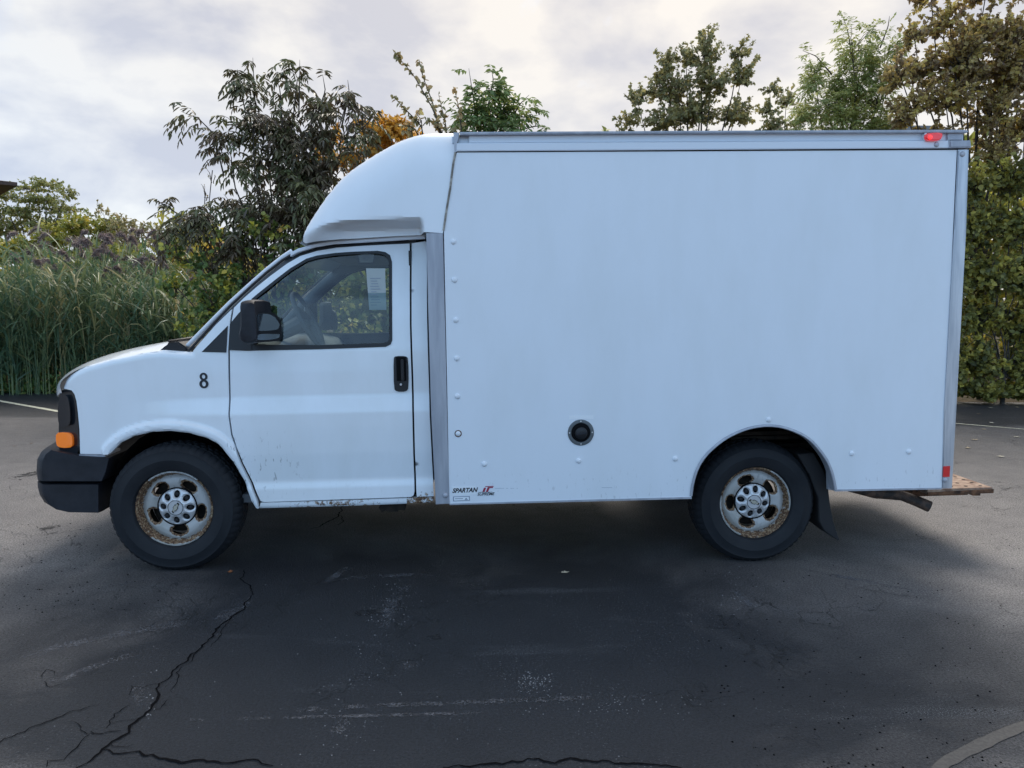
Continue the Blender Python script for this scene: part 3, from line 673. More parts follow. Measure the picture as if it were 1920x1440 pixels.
# bumper: swept profile running across and turning back along the sides
upper = [(72, 903), (70, 885), (71, 864), (78, 850), (90, 841), (110, 846), (147, 853), (207, 857), (200, 885), (192, 903)]
lower = [(72, 905.5), (187, 905.5), (187, 961.5), (126, 960.5), (100, 955), (84, 945), (76, 931), (72.5, 917)]
def bumper_piece(name, poly, y0):
    pl = PL(poly, y0 + .02); bm = bmesh.new()
    # cross the vehicle in stations: front corner pulled back at the ends
    ny = 30; rings = []
    xmin = min(p[0] for p in pl); xmax = max(p[0] for p in pl); cz = sum(p[1] for p in pl) / len(pl)
    for j in range(ny + 1):
        t = j / ny * 2 - 1; u = abs(t)
        y = BW / 2 + (BW / 2 - y0) * (math.copysign(1 - (1 - min(1, u * 1.0)) ** 1.0, t))
        ring = []
        e = max(0, (u - .93) / .07)
        for x, z in pl:
            k = 1 - (x - xmin) / (xmax - xmin)
            ring.append(bm.verts.new((x - .16 * (1 - u ** 3) * k + .035 * e ** 2 * k, y, cz + (z - cz) * (1 - .06 * e ** 2))))
        rings.append(ring)
    m_ = len(pl)
    for r0, r1 in zip(rings, rings[1:]):
        for k in range(m_): bm.faces.new((r0[k], r0[(k + 1) % m_], r1[(k + 1) % m_], r1[k]))
    bm.faces.new(rings[0][::-1]); bm.faces.new(rings[-1])
    o = frombm(name, bm, M['bump'], truck); return autosmooth(o, 50)
bumper_piece('bumper', upper, .085); bumper_piece('bumper_lower', lower, .10)
box('bumper_filler', P(148, 852, .1).x, P(197, 852, .1).x, .10, .3, P(150, 857.5, .1).z, P(150, 852.5, .1).z, M['alup'], truck)

# ---- mirrors
for far in (False, True):
    s = sgn(far)
    Yo = -.10
    hous = PL(chaikin([(446, 569), (452, 564), (473, 561), (476, 575), (478, 600), (480, 632), (477, 643), (456, 646), (446, 638), (443, 629), (447, 615), (447, 590)], 1), Yo)
    bm = bmesh.new(); rings = []
    cx = sum(p[0] for p in hous) / len(hous); cz = sum(p[1] for p in hous) / len(hous)
    for y, k, dx in [(Yo + .0, .86, .012), (Yo + .015, .97, .006), (Yo + .04, 1, 0), (Yo + .14, 1.0, .03), (Yo + .19, .93, .05), (Yo + .2, .8, .055)]:
        rings.append([bm.verts.new((cx + (x - cx) * k + dx, s(y), cz + (z - cz) * k)) for x, z in hous])
    for r0, r1 in zip(rings, rings[1:]):
        for q in range(len(hous)): bm.faces.new((r0[q], r0[(q + 1) % len(hous)], r1[(q + 1) % len(hous)], r1[q]))
    bm.faces.new(rings[0]); bm.faces.new(rings[-1])
    mr = autosmooth(frombm('wing_mirror', bm, M['bump'], NEAR[far][1]), 45)
    # glass frame: a plate facing rearward, its inner edge further back
    A = P(479, 585, Yo + .03); Bq = P(479, 646, Yo + .03)
    x0 = A.x - .015; x1 = x0 + .11; ya, yb = Yo + .015, Yo + .225
    zt, zb = A.z + .004, Bq.z + .01
    def plate(name, zlo, zhi, m0, m1, material, off, rnd=1):
        out = chaikin([(m0, zlo), (m1, zlo), (m1, zhi), (m0, zhi)], 0)
        q = []
        r = .22 * (m1 - m0)
        for (u, z), (du, dz) in zip([(m0, zlo), (m1, zlo), (m1, zhi), (m0, zhi)], [(1, 1), (-1, 1), (-1, -1), (1, -1)]):
            for k in range(5):
                a = k / 4 * PI / 2
                # corner arcs in order
                pass
        pts = chaikin([(m0, zlo + .01), (m0 + .1, zlo), (m1 - .1, zlo), (m1, zlo + .02), (m1, zhi - .05 * rnd - .01), (m1 - .22, zhi - .008), (m0 + .12, zhi), (m0, zhi - .02)], 2)
        bm = bmesh.new(); vs = []
        for u, z in pts: vs.append(bm.verts.new((x0 + (x1 - x0) * u + off, s(ya + (yb - ya) * u), z)))
        f = bm.faces.new(vs); r_ = bmesh.ops.extrude_face_region(bm, geom=[f])
        for v in r_['geom']:
            if isinstance(v, bmesh.types.BMVert): v.co.x -= .012
        return frombm(name, bm, material, mr)
    plate('mirror_frame', zb, zt, 0, 1, M['black'], 0)
    zm = zb + (zt - zb) * .32
    plate('mirror_glass', zm + .008, zt - .012, .07, .90, M['mirror'], .004)
    plate('mirror_glass', zb + .012, zm - .006, .07, .90, M['mirror'], .004, 0)
    a = P(460, 640, -.02)
    tube('mirror_arm', [(a.x, s(Yo + .1), a.z), (a.x + .02, s(.12), a.z - .01)], .018, M['black'], mr, 8)
    # mirror sail
    panel('mirror_sail', PL([(430.5, 656), (431, 607), (446, 588), (472, 560), (473.5, 657)], .13), lambda x, z: cabY(x, z) - .010, M['black'], NEAR[far][1], grid=.03, thick=.015, far=far)

# ---- interior
zfl = P(600, 900, .5).z
box('cab_floor', P(440, 900, .5).x, P(812, 900, .5).x, .16, BW - .16, zfl - .05, zfl, M['interior'], truck)
xb = P(795, 600, .3).x
box('cab_back_wall', xb, xb + .03, .27, BW - .27, zfl, P(795, 460, .3).z, M['interior'], truck)
dash = PL([(372, 668), (400, 654), (470, 640), (520, 640), (560, 652), (575, 668), (575, 700), (520, 760), (430, 800), (380, 760)], .5)
prism('dashboard', dash, .17, BW - .17, M['interior'], truck, bev=.02)
def seatf(y0, y1):
    b_ = PL([(655, 735), (720, 735), (760, 745), (765, 700), (800, 480), (790, 475)], .5)
    x = P(640, 740, .5).x; z = P(640, 745, .5).z
    t = bmesh.new(); addbox(t, x, x + .5, y0, y1, z - .15, z, .04)
    addbox(t, x + .42, x + .56, y0 + .02, y1 - .02, z, z + .42, .05)
    return autosmooth(frombm('seat', t, M['seat'], truck), 50)
seatf(.30, .85); seatf(1.35, 1.9)
# steering wheel (on the near side)
sc_ = P(577, 600, .62); bm = bmesh.new(); R_ = .19; ax = Vector((-.88, 0, -.42)).normalized(); u_ = Vector((0, 1, 0)); v_ = ax.cross(u_)
pts = [sc_ + (u_ * math.cos(2 * PI * k / 28) + v_ * math.sin(2 * PI * k / 28)) * R_ for k in range(29)]
tubem(bm, pts, .016, 8, False); sw = autosmooth(frombm('steering_wheel', bm, M['interior'], truck), 60)
bm = bmesh.new()
for k in (0, 1, 2): a = k * 2 * PI / 3 + PI / 2; tubem(bm, [sc_, sc_ + (u_ * math.cos(a) + v_ * math.sin(a)) * R_], [.03, .014], 6)
tubem(bm, [sc_ + ax * -.01, sc_ + ax * .3], [.06, .04], 10); frombm('steering_column', bm, M['interior'], sw)
# paper notice inside the near window
pa = PL([(686, 503), (722, 503), (724, 581), (692, 581)], .17)
pp = prism('paper_notice', pa, .178, .180, M['paper'], truck)
zt = P(700, 516, .17).z; bm = bmesh.new()
for k in range(11):
    a = P(694 + (k % 3), 522 + k * 5, .176); b = P(714 - (k * 7) % 9, 522 + k * 5, .176)
    addbox(bm, a.x, b.x, .1755, .1765, a.z - .002, a.z + .002)
frombm('printed_lines', bm, M['inkgrey'], pp)
a = P(690, 513, .17); b = P(720, 513, .17)
# headliner
a = P(560, 478, .5); b = P(790, 470, .5)
box('headliner', a.x + .1, b.x, .3, BW - .3, b.z - .02, b.z, M['interior'], truck)

# ---- nose cone
conepx = [(560, 456), (563.5, 452.5), (570, 432), (583, 409.4), (602, 381), (615, 362.5), (634, 340), (656, 319), (686, 298.8), (727.5, 274), (755.6, 260.3), (784, 251.5), (803, 248.5), (849.5, 247.8)]
O = resample(chaikin(PL(conepx, .14), 3, False), 60)
r_in = .17; yr = .16
seam = PL([(856, 249), (853.5, 285), (849.4, 310), (843.8, 355), (838, 389), (831.6, 432), (830.5, 437)], 0.0)
shelf = PL([(795, 435), (791, 432), (785.5, 408)], 0.0)
shelfT = PL([(785, 405.5), (740, 407), (700, 408.5), (640, 411), (602, 417), (585, 424)], 0.0)
# inner outline: profile moved inwards along its normal, flattening out to the rear and the foot
Q = []
for i, (x, z) in enumerate(O):
    a = O[max(i - 1, 0)]; b = O[min(i + 1, len(O) - 1)]; t = Vector((b[0] - a[0], b[1] - a[1])).normalized(); nn = Vector((t.y, -t.x))
    Q.append((x + nn.x * r_in, z + nn.y * r_in))
zsh = PL([(600, 408)], 0)[0][1]
def cone_side(x, z, far=False):
    pass
prof_full = np.array(O)
def coneY(x, z):
    d = dpoly(x, z, O); q = np.clip(d / .26, 0, 1)
    y = .17 * (1 - np.sqrt(np.clip(1 - (1 - q) ** 2, 0, 1)))
    return y + .0
outl = O[6:] + seam + shelf + shelfT
foot = PL([(792, 441), (740, 443), (700, 445.5), (640, 449.5), (600, 453.5), (575, 457)], .17)
legx0, legx1 = P(785, 415, 0).x, P(793, 415, 0).x
shl = PL([(560, 432), (583, 424.5), (602, 418), (640, 413), (700, 410.5), (740, 409), (800, 407)], 0.0)
SX = np.array([p[0] for p in shl]); SZ = np.array([p[1] for p in shl]); xs0 = P(572, 430, 0).x
def cone_full(x, z):
    y = coneY(x, z)
    amp = .16 * smooth01((x - xs0) / .30)
    under = smooth01((np.interp(x, SX, SZ) - z) / .050) * smooth01((legx1 - x) / (legx1 - legx0))
    front = smooth01((np.interp(x, SX, SZ) - z) / .12) * .10 * (1 - smooth01((x - xs0) / .30))
    return np.maximum(y, 0) + amp * under * (1 - np.clip(y / .3, 0, 1)) + front * (y < .5)
i0 = 0
outl = O[1:] + seam[1:] + PL([(795, 435)], 0) + foot
for far in (False, True):
    s = sgn(far)
    panel('nose_cone_side', outl, cone_full, M['cone'], truck, grid=.0125, thick=.012, far=far, attrs={'dirt': lambda x, z: .0 * x, 'rust': lambda x, z: -1 + 0 * x})
# crown of the nose cone, running across the vehicle
V = []; F = []; ny = 22
for i, (x, z) in enumerate(O):
    low = 0
    for j in range(ny + 1):
        t = j / ny * 2 - 1; yb = .17 + .015 * low
        V.append((x - .05 * (1 - t * t) * (1 - i / len(O)), BW / 2 + t * (BW / 2 - yb), z + .012 * (1 - t * t)))
for i in range(len(O) - 1):
    for j in range(ny): a = i * (ny + 1) + j; F.append((a, a + 1, a + ny + 2, a + ny + 1))
raw('nose_cone_crown', V, F, M['cone'], truck, True)
# sealant bead between cone and box side
pts = [P(a, b, -.002) for a, b in [(853.5, 286), (849.4, 310), (843.8, 355), (838, 389), (831.6, 432)]]
tube('sealant_bead', pts, .007, M['seal'], truck, 6)
pp_ = PL([(850.5, 248.2), (861, 248.6), (859, 262), (856, 270), (856, 285), (852, 285)], -.004)
prism('cone_end_post', pp_, -.004, .06, M['alup'], truck)

# ---- box body
archr = [(1296.7, 930), (1300, 905), (1308.8, 877), (1323, 855), (1343, 836), (1360, 823.5), (1377.5, 814), (1395, 807), (1412, 802), (1439, 798.5), (1467, 801.5), (1494, 811), (1512, 821), (1525, 832), (1546, 858), (1556, 879), (1561.5, 898), (1565, 918.5)]
side = [(857, 285), (1000, 284.2), (1300, 282.5), (1794, 280.5), (1790, 360), (1766.5, 916.5), (1565, 920)] + archr[::-1] + [(1296, 932), (1100, 937), (842.5, 944.5), (839.5, 780), (832.5, 437), (833.2, 431), (839.5, 389), (845.3, 355), (851, 310), (855.5, 290)]
sp = PL(side, 0)
Xrust, Zrust = P(859, 813, 0).x, P(859, 813, 0).z
def streak(x, z):
    return np.where((np.abs(x - Xrust) < .012) & (z < Zrust), .40 * np.clip(1 - (Zrust - z) / .12, 0, 1), -1) 
for far in (False, True):
    s = sgn(far)
    bs = panel('box_side_panel', sp, lambda x, z: .0 + 0 * x, M['frp'], truck, grid=.03 , thick=.02, far=far, attrs={'dirt': lambda x, z: .25 * smooth01((P(1200, 870, 0).z - z) / .1) , 'rust': streak})
    if not far: BS = bs
    # wheel arch trim strip
    AR = chaikin(PL(archr, 0), 1, False); V = []; F = []
    for i, (x, z) in enumerate(AR):
        a = AR[max(i - 1, 0)]; b = AR[min(i + 1, len(AR) - 1)]; t = Vector((b[0] - a[0], b[1] - a[1])).normalized(); nn = Vector((-t.y, t.x))
        if nn.y < 0 and i < len(AR) * .1: pass
        for (o_, yy) in ((.013, -.004), (0.0, -.008), (-.004, -.004), (-.004, .06)):
            V.append((x + nn.x * o_, s(yy), z + nn.y * o_))
    for i in range(len(AR) - 1):
        for k in range(3): q = i * 4 + k; F.append((q, q + 4, q + 5, q + 1))
    raw('wheel_arch_trim', V, F, M['alup'], bs, False)
    post = PL([(799, 437), (830.5, 437), (834.5, 600), (838.5, 780), (843, 944.5), (817, 946), (808.5, 780), (802.5, 560)], -.004)
    prism('front_corner_post', post, s(-.004), s(.10), M['alup'], truck, bev=.003)
    rp = PL([(1797, 280.5), (1817.5, 280), (1811, 440), (1793.5, 760), (1786, 916), (1766.5, 916.5), (1770.5, 770), (1789, 430)], -.006)
    prism('rear_corner_post', rp, s(-.006), s(.05), M['alu'], truck, bev=.006)
    ge = PL([(1794.5, 281), (1796, 281), (1768.5, 770), (1766, 915), (1764.5, 915), (1767, 770)], -.002)
    lr = PL([(855.5, 268.5), (1200, 266.5), (1781, 263.5), (1781, 277.5), (1200, 281.5), (855.5, 283.5)], -.008)
    prism('roof_rail_lower', lr, s(-.008), s(.02), M['rail'], truck, bev=.004)
    ur = PL([(879, 254), (1200, 251.5), (1775, 249), (1775, 264), (1200, 267), (879, 269)], .012)
    prism('roof_rail_upper', ur, s(.012), s(.03), M['rail'], truck, bev=.004)
    gl_ = PL([(855.5, 283.5), (1781, 278.5), (1796, 278.5), (1796, 280.8), (855.5, 285.6)], -.003)
    prism('rail_shadow_gap', gl_, s(-.003), s(.01), M['gap'], truck)
    fl = PL([(862, 247.2), (1300, 245.2), (1800, 243.2), (1812, 243.5), (1816.5, 245.5), (1814, 248.5), (1300, 249.6), (862, 252.5)], -.02)
    prism('roof_flange', fl, s(-.02), s(.06), M['alup'], truck, bev=.004)
    cp = PL([(1781, 263.5), (1820.5, 262.8), (1822, 276.5), (1781.5, 277.3)], -.02)
    prism('corner_cap', cp, s(-.02), s(.1), M['alup'], truck, bev=.006)
    cb = PL([(1776, 249), (1807, 248.5), (1805, 262.8), (1776, 263.2)], .0)
    prism('corner_block', cb, s(0), s(.08), M['alup'], truck, bev=.004)
    be = PL([(843, 944.5), (1100, 937), (1297, 932), (1297, 935.5), (1100, 940.5), (843, 947)], -.003)
    prism('bottom_rail', be, s(-.003), s(.05), M['alup'], truck)
    be = PL([(1566, 918), (1766, 914.5), (1766, 917.5), (1566, 921.5)], -.003)
    prism('bottom_rail', be, s(-.003), s(.05), M['alup'], truck)
xF = P(848, 300, 0).x; xR = P(1812, 300, 0).x; zR = P(1300, 247.5, 0).z; zB = P(1100, 935, 0).z; xRb = P(1786, 900, 0).x
box('box_roof', xF, xR, .04, BW - .04, zR - .05, zR - .012, M['alu'], truck)
x1 = P(820, 700, .05).x
box('box_front_wall', x1, x1 + .03, .03, BW - .03, zB + .02, zR - .3, M['frp'], truck)
xr = (xR + xRb) / 2 - .03
for k in range(2):
    y0 = .06 + k * (BW / 2 - .05)
    rd = box('rear_door', xr - .02, xr + .01, y0, y0 + BW / 2 - .07, zB + .1, zR - .16, M['frp'], truck, .004)
    box('door_latch_bar', xr + .01, xr + .03, BW / 2 + (k - .5) * .2 - .01, BW / 2 + (k - .5) * .2 + .01, zB + .12, zR - .2, M['alu'], rd)
# rivets / bolts
rv = lathe('bolt_head', [(0, -.010), (.008, -.0095), (.014, -.006), (.0165, -.001), (.0165, .004)], 16, M['frp'], BS)
rg = lathe('bolt_head', [(0, -.010), (.008, -.0095), (.014, -.006), (.0165, -.001), (.0165, .004)], 16, M['alup'], BS)
bolts = [(850, 453), (852, 525), (854.5, 600), (856.5, 672), (858, 743), (859, 813), (908, 870), (1085, 864), (1266, 860), (1441, 787), (1597, 850), (1704, 847)]
for i, (a, b) in enumerate(bolts):
    o = rv if i == 0 else rv.copy()
    if i: C.objects.link(o); o.parent = BS
    p = P(a, b, 0); o.location = (p.x, 0, p.z)
for i, (a, b) in enumerate([(835, 929), (1805, 289), (1772, 900), (1756, 271)]):
    o = rg if i == 0 else rg.copy()
    if i: C.objects.link(o); o.parent = BS
    p = P(a, b, -.008); o.location = (p.x, -.006, p.z)
p = P(859, 813, 0)
ru = lathe('rust_ring', [(.014, -.003), (.021, -.002), (.021, .002)], 20, M['rust'], BS); ru.location = (p.x, 0, p.z); ru['label'] = 'rusted ring round one bolt'
# fuel filler
p = P(1089, 811, 0)
ff = empty('fuel_filler', (p.x, 0, p.z), truck)
lathe('filler_flange', [(.078, .004), (.078, -.004), (.074, -.006), (.060, -.006), (.057, -.002), (.055, .002)], 48, M['fill'], ff)
lathe('filler_cup', [(.057, -.0015), (.055, -.003), (.052, -.0035), (.0, -.0025)], 40, M['gap'], ff)
cap = lathe('fuel_cap', [(0, -.016), (.030, -.016), (.036, -.012), (.037, -.002)], 32, M['black'], ff); cap.location = (.002, 0, -.004)
bm = bmesh.new(); addbox(bm, -.032, .034, -.024, -.014, -.010, .002, .002); o = frombm('cap_grip', bm, M['bump'], ff); o.rotation_euler = (0, -.12, 0)
for k in range(4):
    a = k * PI / 2; o = lathe('filler_screw', [(0, -.0085), (.004, -.008), (.005, -.005)], 8, M['chromegrey'], ff); o.location = (.068 * math.cos(a), 0, .068 * math.sin(a))
lb = prism('filler_label', PL([(1067, 779.5), (1112.5, 779), (1113, 785.7), (1067.3, 786.2)], 0), -.0012, .001, M['stick'], truck)
# maker's stickers
st = prism('maker_sticker', PL([(847, 912), (893.5, 911), (894, 927), (848, 929)], 0), -.0012, .001, M['stick'], truck)
c = P(871, 919.5, 0); textmesh('lettering', 'SPARTAN', .037, M['ink'], st, (c.x, -.0022, c.z), shear=.35, bold=.0011, sx=.92, rot=-.01)
st2 = prism('warning_sticker', PL([(849.2, 931), (880.8, 930), (881, 938.6), (849.6, 940)], 0), -.0012, .001, M['inkgrey'], truck)
prism('sticker_field', PL([(851, 932.3), (879.3, 931.5), (879.5, 937.4), (851.2, 938.5)], 0), -.002, -.0011, M['stick'], st2)
prism('sticker_print', PL([(853, 935.6), (868, 935.2), (868, 934.0), (853, 934.4)], 0), -.0026, -.0019, M['inkgrey'], st2)
prism('sticker_print', PL([(871, 937), (874, 932.8), (877.5, 936.8)], 0), -.0026, -.0019, M['inkgrey'], st2)
dc = empty('supreme_logo', (0, 0, 0), truck)
prism('logo_letter', PL([(904.5, 922), (908.5, 922), (911.5, 914.5), (907.5, 914.5)], 0), -.0015, .001, M['inkred'], dc)
prism('logo_letter', PL([(911, 922), (915, 922), (918, 915), (924, 914.7), (925, 912.8), (914.5, 913.2)], 0), -.0015, .001, M['inkred'], dc)
prism('logo_bar', PL([(909, 913), (925, 912.2), (926, 911), (910.5, 911.6)], 0), -.0015, .001, M['inkred'], dc)
prism('logo_bar', PL([(896.5, 923.2), (923, 922.6), (923, 922), (896.5, 922.6)], 0), -.0015, .001, M['ink'], dc)
c = P(910.5, 926.4, 0); textmesh('lettering', 'SUPREME', .024, M['ink'], dc, (c.x, -.002, c.z), shear=.3, bold=.0002, sx=1.02, rot=-.01)
# scraped remains of an older decal
for a, b in [(928, 945), (949, 953), (957, 964), (969, 971), (1128, 1148)]:
    zc = 915.3 if a < 1000 else 914
    prism('decal_residue', PL([(a, zc + .5), (b, zc + .3), (b, zc - .1), (a, zc)], 0), -.001, .001, M['inkgrey'], truck)
# marker lamp, reflector
ml = prism('marker_lamp', PL(chaikin([(1734, 256), (1738, 249), (1765, 248.5), (1769, 250), (1768, 258), (1761, 264), (1738, 264)], 2), -.03), -.03, .02, M['redlamp'], truck, bev=.008, seg=3)
p = P(1746, 256.5, -.04); o = lathe('lamp_bulb', [(0, -.006), (.008, -.004), (.012, 0), (.012, .006)], 16, M['redglow'], ml); o.location = (p.x, -.032, p.z)
prism('lamp_bracket', PL([(1731, 257), (1733, 250), (1737, 249), (1736, 264), (1732, 264)], -.01), -.015, .012, M['rail'], ml)
prism('red_reflector', PL([(1769.5, 874.5), (1781.5, 873.5), (1780.5, 894), (1768.5, 894.5)], -.008), -.0085, -.003, M['redtape'], truck)

# ---- chassis, floor, wheel wells
zc = P(1000, 940, .5).z
for q0, q1, ya, yb in ((P(850, 900, .1).x, P(1290, 850, .02).x, .05, BW - .05), (P(1290, 850, .02).x, P(1575, 850, .02).x, .64, BW - .64), (P(1575, 850, .02).x, xRb - .03, .05, BW - .05)):
    box('box_floor', q0, q1, ya, yb, zB + .015, zB + .09, M['under'], truck)
for y in (.62, 1.48):
    box('chassis_rail', P(300, 900, .7).x, xRb - .1, y, y + .09, zB + .0, zB + .16, M['under'], truck)
for k, xx in enumerate(np.linspace(1.9, 4.5, 8)):
    box('cross_member', xx, xx + .06, .1 if abs(xx - 3.5) > .5 else .64, BW - (.1 if abs(xx - 3.5) > .5 else .64), zB - .005, zB + .05, M['under'], truck)
xfw = 0.0
def wheel_well(name, x0, x1, z1, yin, y0):
    bm = bmesh.new(); n = 14
    c = (x0 + x1) / 2; r = (x1 - x0) / 2
    pr = [(c - r * math.cos(PI * k / n), z1 - r * .9 + r * .9 * math.sin(PI * k / n)) for k in range(n + 1)]
    zlow = P(340, 938, .12).z; pr = [(pr[0][0], zlow)] + pr + [(pr[-1][0], zlow)]
    for yy in (0, 1):
        for i in range(len(pr) - 1):
            (xa, za), (xb_, zb_) = pr[i], pr[i + 1]
            ya, yb = (y0, yin) if yy == 0 else (BW - y0, BW - yin)
            v = [bm.verts.new(q) for q in ((xa, ya, za), (xb_, ya, zb_), (xb_, yb, zb_), (xa, yb, za))]; bm.faces.new(v)
        yb = yin if yy == 0 else BW - yin
        v = [bm.verts.new((x, yb, z)) for x, z in pr]; bm.faces.new(v)
        frombm(name, bm, M['gap'], truck); bm = bmesh.new()
    bm.free()
a0, a1 = P(205, 850, .1).x, P(486, 850, .1).x
wheel_well('wheel_well', a0 + .005, a1 + .0, P(323, 802, .1).z + .02, .55, .115)
a0, a1 = P(1290, 850, .02).x, P(1570, 850, .02).x
bmz = P(1439, 796, .02).z
box('rear_wheel_housing', a0, a1, .04, .62, bmz + .03, bmz + .05, M['under'], truck)
box('rear_wheel_housing', a0, a1, .60, .62, zB, bmz + .03, M['gap'], truck)
box('rear_wheel_housing', a1 + .01, a1 + .02, .05, .62, zB + .09, bmz + .03, M['gap'], truck)
box('rear_wheel_housing', a0 - .02, a0 - .01, .05, .62, zB + .09, bmz + .03, M['gap'], truck)
a = P(1400, 818, .4); b = P(1490, 824, .4)
box('leaf_spring', a.x - .3, b.x + .4, .42, .50, a.z - .10, a.z - .06, M['under'], truck)
for k in range(2):
    zz_ = P(1440, 812 + k * 9, .3).z; box('floor_beam', P(1370, 815, .3).x, P(1500, 815, .3).x, .3, .36, zz_ - .012, zz_ + .012, M['under'], truck, .003)
# fuel tank, gearbox, driveshaft, axles
box('fuel_tank', P(880, 900, .8).x, P(1150, 900, .8).x, .75, 1.4, zB - .04, zB + .1, M['under'], truck, .04)
tube('driveshaft', [(P(600, 900, 1.1).x, 1.1, zB - .03), (3.53, 1.1, zB - .1)], .035, M['under'], truck)
tube('rear_axle', [(3.53, .35, P(1418, 950, .3).z), (3.53, BW - .35, P(1418, 950, .3).z)], .05, M['under'], truck)
o = lathe('differential', [(0, -.16), (.1, -.12), (.15, 0), (.1, .12), (0, .16)], 20, M['under'], truck); o.location = (3.53, 1.1, P(1418, 950, .3).z)
tube('front_axle', [(0, .35, P(338, 955, .3).z), (0, BW - .35, P(338, 955, .3).z)], .05, M['under'], truck)
tube('splash_strut', [P(206, 880, .3), P(186, 950, .3)], .012, M['under'], truck, 6)
a = P(190, 908, .4); b = P(215, 917, .4)
box('front_frame_horn', P(150, 900, .4).x, P(260, 900, .4).x, .4, .5, P(200, 917, .4).z, P(200, 880, .4).z, M['under'], truck)
# bracket under the rocker
bk = PL([(711, 950), (716, 943), (762, 941), (760, 955), (748, 955), (747, 958), (728, 958.5), (724, 956), (716, 959)], .14)
prism('step_bracket', bk, .12, .20, M['under'], truck, bev=.004)
# mud flap
mf = PL([(1492, 850), (1522, 848), (1540, 880), (1548, 905), (1552, 940), (1558, 975), (1570, 1010), (1567, 1011), (1542, 993), (1532, 975), (1530, 930), (1515, 890)], .16)
prism('mud_flap', mf, .13, .36, mat('torn_mud_flap', (.012, .012, .014), .7), truck, bev=.004)
prism('flap_bracket', PL([(1550, 880), (1556, 885), (1560, 918), (1551, 917)], .08), .06, .09, M['alup'], truck)
# exhaust
ex = [P(1560, 905, .45), P(1640, 925, .42), P(1690, 929, .38), P(1715, 938, .34), P(1743, 950, .30)]
tube('exhaust_pipe', ex, [.03, .034, .034, .036, .038], M['pipe'], truck, 16)
o = tube('exhaust_mouth', [ex[-1], ex[-1] + (ex[-1] - ex[-2]).normalized() * .004], .034, M['gap'], truck, 16)
tube('exhaust_hanger', [P(1640, 915, .42), P(1646, 934, .42)], .012, M['rust'], truck, 6)
# rear step bumper
stp = empty('rear_step', (0, 0, 0), truck)
x0 = xRb - .0; z1 = P(1845, 905, .35).z
A = P(1856, 905, .25)
bm = bmesh.new(); addbox(bm, x0 - .02, A.x, .22, BW - .22, z1 - .035, z1, .003); plank = frombm('step_plate', bm, M['rustplank'], stp)
bm = bmesh.new()
for i in range(4):
    for j in range(20):
        cx, cy = x0 + .02 + (i + .5) * (A.x - x0 - .02) / 4, .27 + j * (BW - .54) / 19
        r = bmesh.ops.create_circle(bm, cap_ends=True, radius=.012, segments=8)
        for v in r['verts']: v.co = Vector((cx + v.co.x, cy + v.co.y, z1 + .0015))
tag(frombm('tread_holes', bm, M['under'], stp), kind='stuff')
prism('step_edge', [(x0 - .02, z1 - .036), (A.x + .002, z1 - .036), (A.x + .002, z1 - .010), (x0 - .02, z1 - .020)], .212, .22, M['rust'], stp)
q0 = P(1808, 915, .4); q1 = P(1838, 932, .4)
prism('step_bracket', [(q0.x, z1 - .04), (q1.x, z1 - .04), (q1.x, z1 - .1), (q1.x - .05, z1 - .1)], .4, .46, M['rust'], stp)
prism('step_bracket', [(q0.x, z1 - .04), (q1.x, z1 - .04), (q1.x, z1 - .1), (q1.x - .05, z1 - .1)], BW - .46, BW - .4, M['rust'], stp)
box('hitch_bar', xRb - .1, q1.x - .02, .5, BW - .5, z1 - .12, z1 - .045, M['rust'], stp)

